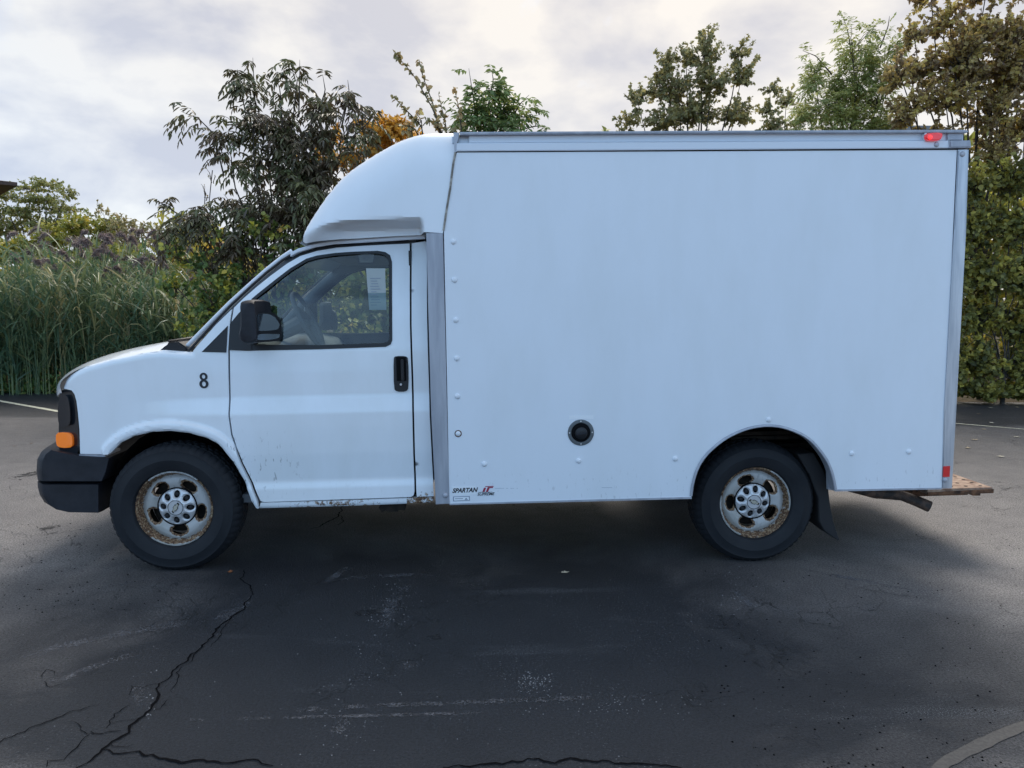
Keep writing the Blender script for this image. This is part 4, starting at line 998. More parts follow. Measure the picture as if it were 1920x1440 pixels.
# ---- wheels
RT_ = .388
def build_wheel(phase):
    wh = empty('wheel', (0, 0, 0), truck)
    NB = 216
    prof = [(.222, .03), (.228, .006), (.236, -.008), (.262, -.020), (.290, -.0265), (.298, -.0285), (.302, -.0265), (.325, -.024), (.345, -.017), (.349, -.018), (.352, -.014), (.362, -.004), (.375, .010), (.384, .032), (.387, .05), (.380, .052), (.380, .060), (RT_, .062), (RT_, .098), (.380, .10), (.380, .108), (RT_, .11), (RT_, .150), (.380, .152), (.380, .160), (.387, .162), (.382, .19), (.368, .205), (.33, .225), (.26, .22), (.222, .19)]
    def mod(i, j):
        if 11 <= j <= 14 or 24 <= j <= 27: return -.0055 if i % 4 == 0 else 0
        if j in (17, 18, 21, 22): return -.006 if (i + (2 if j > 19 else 0)) % 4 == 0 else 0
        return 0
    lathe('tyre', prof, NB, M['tyre'], wh, mod)
    hol = []
    for k in range(5):
        a = phase + k * 2 * PI / 5
        c = (.142 * math.cos(a), .142 * math.sin(a)); t = (-math.sin(a), math.cos(a)); r_ = (math.cos(a), math.sin(a))
        hol.append([(c[0] + t[0] * .046 * math.cos(q) + r_[0] * (.028 + .004 * math.cos(q) ** 2) * math.sin(q), c[1] + t[1] * .046 * math.cos(q) + r_[1] * .029 * math.sin(q)) for q in [2 * PI * z / 22 for z in range(22)]])
    def dish(x, z):
        r = np.hypot(x, z)
        y = np.interp(r, [0, .09, .105, .115, .13, .150, .172, .188, .196, .202, .2025, .213, .222, .226], [.072, .072, .068, .060, .048, .041, .042, .050, .058, .058, .040, .010, .001, .006])
        dh = np.min([np.hypot(x - np.mean([p[0] for p in h]), z - np.mean([p[1] for p in h])) for h in hol], axis=0)
        dd = np.min([dpoly(x, z, h + [h[0]]) for h in hol], axis=0)
        return y + .012 * smooth01(1 - dd / .016)
    def rusty(x, z):
        r = np.hypot(x, z); dd = np.min([dpoly(x, z, h + [h[0]]) for h in hol], axis=0)
        return np.maximum(.76 * smooth01((r - .176) / .030), .80 * smooth01(1 - dd / .030)) - .02 - .35 * smooth01((r - .214) / .004) * (np.sin(2 * np.arctan2(z, x) + phase) > .2)
    circ = [(.226 * math.cos(2 * PI * k / 96), .226 * math.sin(2 * PI * k / 96)) for k in range(96)]
    panel('rim', circ, dish, M['wheel'], wh, holes=hol, grid=.0065, thick=.012, attrs={'rust': rusty, 'dirt': lambda x, z: .5 + 0 * x})
    lathe('rim_barrel', [(.224, .02), (.20, .06), (.195, .17), (.215, .2)], 48, M['under'], wh)
    lathe('brake_drum', [(0, .12), (.16, .12), (.165, .11), (.165, .16), (.10, .17)], 40, M['under'], wh)
    # hub cap with eight lug openings
    lh = []
    for k in range(8):
        a = phase * .3 + (k + .5) * PI / 4; c = (.079 * math.cos(a), .079 * math.sin(a)); rr_ = (math.cos(a), math.sin(a)); tt = (-rr_[1], rr_[0])
        lh.append([(c[0] + tt[0] * .0175 * math.cos(q) + rr_[0] * .022 * math.sin(q), c[1] + tt[1] * .0175 * math.cos(q) + rr_[1] * .022 * math.sin(q)) for q in [2 * PI * z / 14 for z in range(14)]])
    cc = [(.113 * math.cos(2 * PI * k / 64), .113 * math.sin(2 * PI * k / 64)) for k in range(64)]
    def capy(x, z):
        r = np.hypot(x, z); base = np.interp(r, [0, .046, .0465, .050, .058, .07, .097, .108, .113], [.027, .027, .029, .027, .029, .035, .046, .054, .066])
        dd = np.min([dpoly(x, z, h + [h[0]]) for h in lh], axis=0)
        return base + .008 * smooth01(1 - dd / .010)
    panel('hub_cap', cc, capy, M['chromegrey'], wh, holes=lh, grid=.005, thick=.01)
    lathe('cap_backing', [(0, .064), (.100, .064), (.1, .066)], 32, M['gap'], wh); lathe('cap_shadow_ring', [(.110, .056), (.1175, .057), (.119, .066)], 48, M['gap'], wh)
    nuts = []
    for k in range(8):
        a = phase * .3 + (k + .5) * PI / 4
        o = lathe('lug_nut', [(0, .044), (.010, .045), (.013, .049), (.013, .066)], 6 * 2, M['black'], wh) if k == 0 else nuts[0].copy()
        if k: C.objects.link(o); o.parent = wh
        nuts.append(o); o.location = (.079 * math.cos(a), 0, .079 * math.sin(a))
    # bow-tie badge: dark outline with a pale gold field, tilted
    bt = [(-.036, -.008), (-.014, -.008), (-.014, -.015), (.014, -.015), (.014, -.008), (.038, -.008), (.034, .008), (.014, .008), (.014, .015), (-.014, .015), (-.014, .008), (-.034, .008)]
    ca, sa = math.cos(.95 if phase < 0 else -.45), math.sin(.95 if phase < 0 else -.45)
    rot = lambda q, k: [(k * (x + z * .35) * ca - k * z * sa, k * (x + z * .35) * sa + k * z * ca) for x, z in q]
    prism('emblem', rot(bt, .92), .0235, .0275, M['gap'], wh)
    prism('emblem_field', rot(bt, .72), .0225, .0236, mat('pale_gold', (.5, .48, .40), .4, .4), wh)
    lathe('cap_ring', [(.0425, .0245), (.044, .0235), (.0455, .0245)], 48, M['gap'], wh)
    return wh
def put_wheel(wh, xw, yw, far):
    # the road is level in the world; find the hub height in the truck frame
    p = TI @ Vector((0, 0, 0))
    zloc = -xw * math.tan(TAU) + RT_ / math.cos(TAU) - .010
    wh.location = (xw, BW - yw if far else yw, zloc)
    if far: wh.rotation_euler = (0, 0, PI)
fc = P(338, 955, .12)
w1 = build_wheel(-PI / 2 + .05); put_wheel(w1, -.01, .085, False)
def copy_wheel(src):
    r = src.copy(); C.objects.link(r); r.parent = truck
    for ch in src.children:
        c = ch.copy(); C.objects.link(c); c.parent = r
    return r
w2 = copy_wheel(w1); put_wheel(w2, -.01, .085, True)
w3 = build_wheel(math.radians(38)); put_wheel(w3, 3.53, .15, False)
w4 = copy_wheel(w3); put_wheel(w4, 3.53, .15, True)
#@@VEG@@
# ================================================================== VEGETATION AND BACKGROUND
def leafmat(name, cols, transl=.35, rough=.6):
    mt = bpy.data.materials.new(name); mt.use_nodes = True; T = mt.node_tree; l = T.links; b = T.nodes['Principled BSDF']; out = [n for n in T.nodes if n.type == 'OUTPUT_MATERIAL'][0]
    at = tn(mt, 'ShaderNodeAttribute', attribute_name='rnd')
    r = tn(mt, 'ShaderNodeValToRGB'); r.color_ramp.interpolation = 'LINEAR'
    el = r.color_ramp.elements
    el[0].position = cols[0][0]; el[0].color = (*cols[0][1], 1); el[1].position = cols[-1][0]; el[1].color = (*cols[-1][1], 1)
    for p, c in cols[1:-1]: e = el.new(p); e.color = (*c, 1)
    l.new(at.outputs['Fac'], r.inputs[0]); l.new(r.outputs[0], b.inputs['Base Color']); b.inputs['Roughness'].default_value = rough * .8; b.inputs['Specular IOR Level'].default_value = .5
    tr = tn(mt, 'ShaderNodeBsdfTranslucent'); l.new(r.outputs[0], tr.inputs[0])
    mx = tn(mt, 'ShaderNodeMixShader'); mx.inputs[0].default_value = transl; l.new(b.outputs[0], mx.inputs[1]); l.new(tr.outputs[0], mx.inputs[2]); l.new(mx.outputs[0], out.inputs[0])
    return mt
rng = np.random.default_rng(11)
def nrm(a): return a / np.maximum(np.linalg.norm(a, axis=-1, keepdims=True), 1e-9)
class Leaves:
    def __init__(s): s.B = []; s.D = []; s.U = []; s.l = []; s.w = []; s.r = []
    def add(s, B, D, U, l, w, r):
        s.B.append(B); s.D.append(D); s.U.append(U); s.l.append(l); s.w.append(w); s.r.append(r)
    def build(s, name, material, parent=None, fine=False):
        B = np.concatenate(s.B); D = nrm(np.concatenate(s.D)); U = np.concatenate(s.U); l = np.concatenate(s.l)[:, None]; w = np.concatenate(s.w)[:, None]; r = np.concatenate(s.r)
        Sd = nrm(np.cross(D, U)); Nn = np.cross(Sd, D)
        if fine:
            pts = [B, B + D * l * .30 + Sd * w * .46 + Nn * w * .18, B + D * l * .68 + Sd * w * .36 + Nn * w * .12, B + D * l - Nn * l * .10, B + D * l * .68 - Sd * w * .36 + Nn * w * .12, B + D * l * .30 - Sd * w * .46 + Nn * w * .18]
            tri = [(0, 1, 3), (1, 2, 3), (0, 3, 5), (5, 3, 4)]; k = 6
        else:
            pts = [B, B + D * l * .45 + Sd * w * .5 + Nn * w * .15, B + D * l - Nn * l * .06, B + D * l * .45 - Sd * w * .5 + Nn * w * .15]; tri = [(0, 1, 2), (0, 2, 3)]; k = 4
        V = np.stack(pts, 1).reshape(-1, 3); n = len(B)
        F = (np.arange(n)[:, None, None] * k + np.array(tri)[None]).reshape(-1, 3)
        me = bpy.data.meshes.new(name); me.vertices.add(len(V)); me.vertices.foreach_set('co', V.astype(np.float32).ravel())
        me.loops.add(F.size); me.loops.foreach_set('vertex_index', F.astype(np.int32).ravel())
        me.polygons.add(len(F)); me.polygons.foreach_set('loop_start', np.arange(0, F.size, 3, dtype=np.int32)); me.update(); me.validate()
        a = me.attributes.new('rnd', 'FLOAT', 'POINT'); a.data.foreach_set('value', np.repeat(r, k).astype(np.float32))
        return link(name, me, material, parent)
class Tubes:
    def __init__(s): s.V = []; s.F = []
    def add(s, pts, radii, n=4):
        base = len(s.V); k = len(pts)
        for i, p in enumerate(pts):
            d = nrm(pts[min(i + 1, k - 1)] - pts[max(i - 1, 0)]); a = nrm(np.cross(d, [.31, .9, .2])); b = np.cross(d, a)
            for j in range(n):
                q = 2 * PI * j / n; s.V.append(p + (a * math.cos(q) + b * math.sin(q)) * radii[i])
        for i in range(k - 1):
            for j in range(n): s.F.append((base + i * n + j, base + i * n + (j + 1) % n, base + (i + 1) * n + (j + 1) % n, base + (i + 1) * n + j))
    def build(s, name, material, parent=None): return raw(name, s.V, s.F, material, parent, True)
def curve(a, b, sag, n, wob):
    t = np.linspace(0, 1, n)[:, None]; p = a * (1 - t) + b * t
    p[:, 2] += (np.sin(t[:, 0] * PI)) * sag; w_ = rng.normal(0, wob, (n, 3)); w_[0] = 0; w_[-1] = 0
    return p + w_
M['bark'] = noisy(mat('grey_brown_bark', (.07, .055, .045), .9), 12, (.03, .025, .02), (.10, .08, .065), bump=.6, bscale=60)
def wp(px, py, Y): return np.array(W(px, py, Y))
def tree(name, label, cat, Y, base, blobs, material, style='simple', leaf=(.08, .05), twigs=9, lpt=14, thick=None, trunk=.09, group=None, fine=False, sprays=(), droop=.3, twl=.8, drop=0.0, barkm='bark', dark=.0):
    b0 = wp(*base, Y); b0[2] = 0
    root = empty(name, tuple(b0)); tag(root, label, cat, group)
    off = b0
    Lf = Leaves(); Tb = Tubes(); Tk = Tubes()
    hub = b0 + (np.mean([wp(b[0], b[1], Y) for b in blobs], 0) - b0) * np.array([.4, .4, .28])
    Tk.add(curve(b0 - off, hub - off, 0, 5, .03), np.linspace(trunk, trunk * .75, 5), 8)
    sc = (Y + CD) / CF
    for bi, b in enumerate(blobs):
        bx, bz, rx, rz = b[:4]; dn = b[4] if len(b) > 4 else 1
        c = wp(bx, bz, Y); rx *= sc; rz *= sc; ry = (thick or (rx + rz) / 2)
        c = c + np.array([0, rng.uniform(-.5, .5) * ry * .5, 0])
        Tk.add(curve(hub - off, c - off, .05, 6, .05), np.linspace(trunk * .32, .008, 6), 5)
        nt_ = max(3, int(twigs * dn * (rx * rz) / (.35 * .35)))
        d = nrm(rng.normal(size=(nt_, 3))); rad = rng.uniform(.15, 1, nt_) ** .6
        tip = c + d * rad[:, None] * np.array([rx, ry, rz]); 
        lift = np.array([0, 0, .35])
        org = c + d * rad[:, None] * .25 * np.array([rx, ry, rz]) - lift * rz
        tone = rng.uniform(0, 1, nt_)
        for k in range(nt_):
            pth = curve(org[k], tip[k], .06 * rz, 5, .02)
            Tb.add(pth - off, np.linspace(.010, .003, 5), 3)
            dressed(Lf, pth, style, lpt, leaf, droop, tone[k], twl, drop, off)
    for sp in sprays:
        pts = np.array([wp(x, z, Y + rng.uniform(-.1, .1)) for x, z in sp]); pts = np.array([[np.interp(t, np.linspace(0, 1, len(pts)), pts[:, i]) for i in range(3)] for t in np.linspace(0, 1, 14)])
        Tb.add(pts - off, np.linspace(.016, .003, 14), 4)
        Ln = np.linalg.norm(pts[-1] - pts[0])
        dressed(Lf, pts, style, int(Ln * 34) if style == 'simple' else int(Ln * 10), leaf, droop, rng.uniform(.3, .7), .85, 0, off)
    Tk.build('trunk', M[barkm], root); Tb.build('branches', M[barkm], root); Lf.build('crown', M[material], root, fine)
    return root
def dressed(Lf, pth, style, n, leaf, droop, tone, twl, drop, off):
    n = max(2, int(n * rng.uniform(.7, 1.2))); t = 1 - twl * rng.uniform(0, 1, n) ** 1.1; t = np.sort(t)
    seg = t * (len(pth) - 1); i = np.minimum(seg.astype(int), len(pth) - 2); f = (seg - i)[:, None]
    pos = pth[i] * (1 - f) + pth[i + 1] * f; ax = nrm(pth[i + 1] - pth[i])
    if style == 'simple':
        d = nrm(ax * .5 + rng.normal(size=(n, 3)) * .75 + np.array([0, 0, -droop])); u = nrm(rng.normal(size=(n, 3)) * .7 + np.array([0, -.4, .8]))
        s_ = rng.uniform(.65, 1.25, n)
        Lf.add(pos - off, d, u, leaf[0] * s_, leaf[1] * s_, np.clip(.55 * tone + .45 * rng.uniform(0, 1, n), 0, 1))
    else:
        # compound leaf: a rachis with paired leaflets and one at the end
        for k in range(n):
            d = nrm(ax[k] * .7 + rng.normal(size=3) * .7 + np.array([0, 0, .15])); Lr = leaf[0] * rng.uniform(1.7, 2.6); m_ = 4
            tt = np.concatenate([np.repeat(np.linspace(.3, .92, m_), 2), [1.0]]); sd = np.array([1, -1] * m_ + [0.0])
            side = nrm(np.cross(d, [0, 0, 1.0]) + 1e-6)
            p = pos[k] + d * (tt * Lr)[:, None]; p[:, 2] -= droop * Lr * tt ** 2
            ld = nrm(d * .55 + side * sd[:, None] * .8 + np.array([0, 0, -droop * 1.5]) + rng.normal(size=(2 * m_ + 1, 3)) * .15)
            u = nrm(rng.normal(size=(2 * m_ + 1, 3)) * .35 + np.array([0, -.2, 1]))
            s_ = rng.uniform(.75, 1.15, 2 * m_ + 1)
            Lf.add(p - off, ld, u, leaf[0] * s_, leaf[1] * s_, np.clip(.6 * tone + .4 * rng.uniform(0, 1, 2 * m_ + 1), 0, 1))

M['l_ash'] = leafmat('dark_ash_leaves', [(0, (0.100, 0.067, 0.052)), (.35, (0.134, 0.108, 0.065)), (.7, (0.141, 0.157, 0.072)), (.93, (0.199, 0.210, 0.092)), (.99, (0.266, 0.105, 0.065))], .25, .42)
M['l_vine'] = leafmat('mixed_vine_leaves', [(0, (0.065, 0.121, 0.041)), (.45, (0.145, 0.227, 0.065)), (.7, (0.324, 0.341, 0.082)), (.88, (0.650, 0.583, 0.082)), (1, (0.650, 0.211, 0.097))], .4)
M['l_orange'] = leafmat('orange_yellow_leaves', [(0, (.30, .20, .04)), (.4, (.62, .34, .05)), (1, (.75, .42, .07))], .5)
M['l_elm'] = leafmat('browning_leaves', [(0, (0.204, 0.247, 0.115)), (.5, (0.348, 0.291, 0.147)), (.85, (0.639, 0.407, 0.174)), (1, (0.650, 0.639, 0.204))], .3)
M['l_green'] = leafmat('mid_green_leaves', [(0, (0.120, 0.168, 0.073)), (.6, (0.241, 0.334, 0.116)), (.95, (0.533, 0.535, 0.168)), (1, (0.650, 0.650, 0.134))], .35)
M['l_maple'] = leafmat('olive_maple_leaves', [(0, (0.192, 0.187, 0.106)), (.6, (0.363, 0.346, 0.160)), (.93, (0.612, 0.506, 0.195)), (1, (0.650, 0.506, 0.229))], .4)
M['l_willow'] = leafmat('bright_green_leaves', [(0, (0.175, 0.220, 0.078)), (.6, (0.392, 0.440, 0.160)), (.94, (0.650, 0.619, 0.212)), (1, (0.650, 0.650, 0.160))], .4)
M['l_autumn'] = leafmat('autumn_brown_leaves', [(0, (0.193, 0.127, 0.092)), (.35, (0.351, 0.260, 0.129)), (.65, (0.580, 0.452, 0.166)), (.88, (0.650, 0.552, 0.147)), (1, (0.650, 0.368, 0.129))], .45)
M['l_wall'] = leafmat('yellow_green_vine_leaves', [(0, (0.084, 0.095, 0.039)), (.4, (0.224, 0.224, 0.062)), (.7, (0.447, 0.396, 0.093)), (.9, (0.650, 0.569, 0.109)), (1, (0.650, 0.345, 0.124))], .4)
M['l_far'] = leafmat('far_locust_leaves', [(0, (0.186, 0.218, 0.087)), (.6, (0.360, 0.375, 0.131)), (1, (0.559, 0.460, 0.153))], .45)
M['l_fary'] = leafmat('far_yellow_green_leaves', [(0, (0.176, 0.208, 0.050)), (.6, (0.380, 0.370, 0.067)), (.92, (0.614, 0.485, 0.075)), (1, (0.650, 0.416, 0.067))], .4)
M['l_scrub'] = leafmat('dry_scrub_leaves', [(0, (0.202, 0.189, 0.100)), (.6, (0.403, 0.352, 0.151)), (1, (0.605, 0.429, 0.202))], .3)

# distant left
tree('locust_tree', 'spreading pale green tree with flat layered crown above the reeds at far left', 'tree', 40, (80, 560), [(50, 350, 42, 13), (95, 343, 40, 12), (132, 362, 25, 14), (15, 366, 36, 14), (75, 372, 60, 14), (110, 390, 45, 14), (35, 395, 55, 18), (-40, 380, 55, 30), (-90, 400, 60, 40), (0, 420, 60, 30), (80, 415, 60, 20)], 'l_far', leaf=(.15, .10), twigs=10.29, lpt=18, trunk=.25, thick=1.6)
tree('roadside_bush', 'yellow green bushy tree right of the flat-topped tree', 'tree', 34, (140, 560), [(100, 440, 55, 32), (150, 420, 40, 30), (195, 425, 40, 32), (60, 465, 60, 36), (20, 470, 60, 40), (-50, 470, 60, 40), (180, 465, 50, 30), (120, 480, 70, 30)], 'l_fary', leaf=(.20, .13), twigs=9.00, lpt=16, trunk=.2, thick=1.4)
tree('dry_scrub', 'brownish twiggy scrub on the skyline between the bush and the dark ash', 'bush', 30, (250, 560), [(225, 418, 30, 26, .8), (262, 425, 32, 26, .8), (245, 455, 55, 28), (300, 440, 30, 32), (195, 398, 18, 20, .4), (330, 450, 30, 30), (210, 480, 50, 30)], 'l_scrub', leaf=(.18, .10), twigs=7.80, lpt=14, trunk=.12, thick=1.0)
# centre left
tree('orange_tree', 'bright orange and yellow tree behind the dark ash beside the truck nose', 'tree', 19, (720, 560), [(700, 248, 36, 28, 1.3), (735, 232, 36, 20, 1.3), (770, 240, 24, 16), (740, 245, 45, 28, 1.3), (705, 280, 50, 30, 1.3), (655, 300, 35, 28), (620, 250, 30, 24, .7), (770, 290, 40, 40), (680, 350, 60, 50), (600, 300, 40, 30), (560, 330, 40, 40), (740, 360, 60, 60)], 'l_orange', leaf=(.17, .11), twigs=11.70, lpt=16, trunk=.14, thick=1.2)
tree('dark_ash_tree', 'tall dark purplish ash with drooping compound leaves behind the cab', 'tree', 7.7, (520, 740), [(468, 165, 34, 34, .65), (505, 205, 40, 34, .7), (560, 150, 34, 30, .6), (590, 195, 40, 35, .8), (648, 190, 34, 30, .7), (480, 245, 70, 48, .8), (560, 250, 80, 55), (650, 250, 52, 46), (432, 300, 42, 46, .7), (520, 320, 95, 60), (610, 330, 80, 60), (455, 385, 70, 50), (545, 400, 90, 55), (350, 395, 45, 26, .8), (395, 425, 55, 36, .9), (340, 440, 40, 36, .6), (460, 460, 70, 45), (560, 460, 70, 50)], 'l_ash', style='compound', leaf=(.135, .040), twigs=6.53, lpt=9, trunk=.07, droop=.55, fine=True, thick=.55,
     sprays=[[(420, 330), (400, 250), (372, 222), (342, 210)], [(470, 260), (452, 170), (445, 130)], [(560, 220), (562, 150), (562, 112)], [(590, 230), (610, 170), (605, 140)], [(640, 240), (655, 175), (652, 150)], [(360, 420), (310, 385), (285, 372)], [(530, 240), (525, 170), (520, 150)], [(660, 260), (695, 225), (700, 215)], [(480, 230), (476, 150), (474, 108)]])
tree('bare_shrub', 'almost leafless pale shrub at the left edge of the dark ash', 'bush', 8.6, (400, 740), [(400, 320, 22, 60, .5), (385, 360, 22, 40, .4)], 'l_elm', leaf=(.04, .03), twigs=6, lpt=3, trunk=.02, thick=.3)
tree('vine_thicket', 'low tangle of green, yellow and red leaves beneath the dark ash', 'bush', 7.4, (460, 742), [(450, 450, 50, 40, .8), (400, 500, 55, 50), (470, 520, 70, 60), (540, 500, 60, 60), (390, 570, 50, 50), (450, 600, 70, 60), (370, 630, 32, 60), (430, 670, 80, 50), (540, 590, 80, 70), (330, 540, 34, 50, .8), (350, 480, 40, 40, .7), (420, 560, 60, 60), (500, 430, 60, 40)], 'l_vine', leaf=(.085, .07), twigs=15.60, lpt=15, trunk=.03, thick=.5, fine=True)
# hedge carrying on behind the truck
HL_ = ['seen through the cab windows', 'behind the seam of cab and box', 'behind the front of the truck box', 'behind the fuel filler', 'behind the box ahead of the rear wheel', 'behind the rear wheel', 'behind the rear end of the box']
for i, x in enumerate((640, 800, 960, 1130, 1300, 1470, 1640)):
    tree('hedge_shrub', 'bushy green and yellow hedge shrub ' + HL_[i], 'bush', 8.3 + .3 * (i % 2), (x, 742), [(x, 430, 90, 70), (x - 30, 540, 90, 80), (x + 30, 640, 90, 80), (x, 700, 90, 50)], 'l_vine' if i % 2 else 'l_wall', leaf=(.11, .08), twigs=9.36, lpt=13, trunk=.04, thick=.7, group='shrubs in the hedge behind the truck')
tree('young_elm', 'slender tree with browning leaves on long arching twigs above the truck nose', 'tree', 8.4, (835, 742), [(790, 225, 34, 26, .7), (830, 245, 32, 26, .9), (770, 235, 26, 16, .6), (830, 300, 50, 40)], 'l_elm', leaf=(.085, .062), twigs=9.60, lpt=10, trunk=.04, thick=.35, fine=True,
     sprays=[[(838, 300), (815, 210), (775, 140), (738, 97)], [(842, 300), (812, 195), (795, 150), (786, 112)], [(800, 300), (790, 235), (760, 205), (738, 182)], [(845, 300), (835, 230), (822, 176)], [(870, 300), (862, 210), (852, 165)], [(800, 280), (775, 238), (740, 232)]])
tree('green_ash_sapling', 'leafy green ash sapling rising behind the front of the truck box', 'tree', 8.8, (930, 742), [(915, 165, 30, 30, .8), (935, 200, 48, 34), (885, 220, 38, 26), (975, 205, 24, 26, .7), (930, 250, 70, 36)], 'l_green', style='compound', leaf=(.12, .05), twigs=9.90, lpt=8, trunk=.05, droop=.3, fine=True, thick=.4,
     sprays=[[(900, 260), (886, 175), (879, 128)], [(950, 250), (1005, 236), (1032, 240)], [(955, 230), (975, 195), (992, 178)], [(915, 200), (925, 150), (922, 132)], [(890, 250), (862, 205), (852, 192)]])
# right
tree('maple_tree', 'large grey green maple with several pointed crowns above the truck roof', 'tree', 23, (1310, 560), [(1325, 66, 24, 24), (1322, 100, 38, 34), (1385, 96, 20, 28), (1285, 105, 30, 26, .8), (1390, 140, 30, 36), (1330, 150, 48, 40), (1245, 120, 26, 28), (1232, 155, 34, 32), (1270, 165, 42, 36), (1300, 205, 80, 38, .9), (1192, 190, 28, 30, .8), (1175, 225, 26, 22, .8), (1240, 225, 50, 28), (1385, 205, 40, 34), (1300, 290, 120, 60), (1160, 243, 16, 8)], 'l_maple', leaf=(.12, .095), twigs=14.11, lpt=22, trunk=.2, thick=1.3)
tree('small_maple', 'smaller thin-crowned maple just right of the large maple', 'tree', 22, (1460, 560), [(1445, 158, 22, 22, .8), (1475, 185, 28, 24), (1440, 205, 22, 20), (1455, 235, 50, 22), (1500, 215, 30, 28), (1450, 300, 60, 60)], 'l_maple', leaf=(.125, .10), twigs=10.80, lpt=16, trunk=.12, thick=.9)
tree('green_ash_tree', 'bright green feathery tree above the right part of the truck roof', 'tree', 11.5, (1600, 742), [(1535, 135, 38, 36, .9), (1590, 85, 40, 34, .8), (1620, 130, 58, 50), (1555, 185, 52, 44), (1640, 185, 62, 46), (1515, 215, 28, 32), (1665, 85, 30, 40, .9), (1590, 235, 80, 36), (1600, 330, 100, 70)], 'l_willow', style='compound', leaf=(.115, .04), twigs=9.29, lpt=10, trunk=.08, droop=.25, thick=.9, sprays=[[(1600, 120), (1590, 60), (1582, 35)], [(1560, 140), (1530, 105), (1505, 95)], [(1650, 90), (1665, 50), (1668, 30)]])
tree('autumn_tree', 'tall brown and golden autumn tree rising past the top right corner', 'tree', 9.6, (1840, 742), [(1685, 130, 34, 50, .8), (1690, 215, 34, 34), (1800, 100, 60, 60), (1880, 110, 60, 60), (1720, 50, 36, 38, .8), (1770, 35, 42, 40, .8), (1835, 60, 50, 50), (1900, 60, 50, 55), (1745, 115, 48, 45), (1815, 135, 60, 50), (1900, 145, 55, 55), (1760, 185, 56, 42), (1850, 210, 60, 50), (1705, 190, 34, 40, .7), (1930, 230, 60, 60), (1990, 110, 60, 80), (2060, 190, 80, 100), (1750, -20, 40, 30, .6), (1860, -30, 50, 40), (1960, -40, 60, 50), (1860, 280, 60, 50, .7), (1750, 240, 50, 30, .6)], 'l_autumn', leaf=(.075, .060), twigs=33.41, lpt=21, trunk=.08, thick=.8, fine=True)
tree('leafy_vine_wall', 'dense wall of yellow green vine leaves right of the truck rear corner', 'vine', 8.7, (1880, 744), [(1830, 340, 50, 46, .8), (1900, 330, 60, 50, .9), (1840, 420, 56, 56), (1915, 420, 60, 56), (1850, 510, 60, 56), (1925, 510, 60, 60), (1840, 590, 56, 50), (1915, 600, 60, 60), (1840, 670, 56, 50), (1915, 680, 60, 50), (1830, 722, 56, 26), (1920, 725, 70, 24), (1850, 738, 60, 10, 1.6), (1930, 738, 60, 10, 1.6), (2000, 400, 60, 100), (2010, 560, 60, 100), (2000, 690, 70, 60), (1780, 500, 50, 120), (1780, 660, 50, 90)], 'l_wall', leaf=(.085, .078), twigs=41.04, lpt=17, trunk=.04, thick=.42, fine=True)
# more of the same belt of trees beyond the frame
tree('edge_shrub', 'autumn shrub at the far right end of the hedge', 'bush', 9.2, (2200, 744), [(2150, 500, 100, 140), (2250, 600, 110, 140), (2180, 300, 90, 100)], 'l_autumn', leaf=(.11, .08), twigs=3.60, lpt=12, trunk=.05, thick=.8)

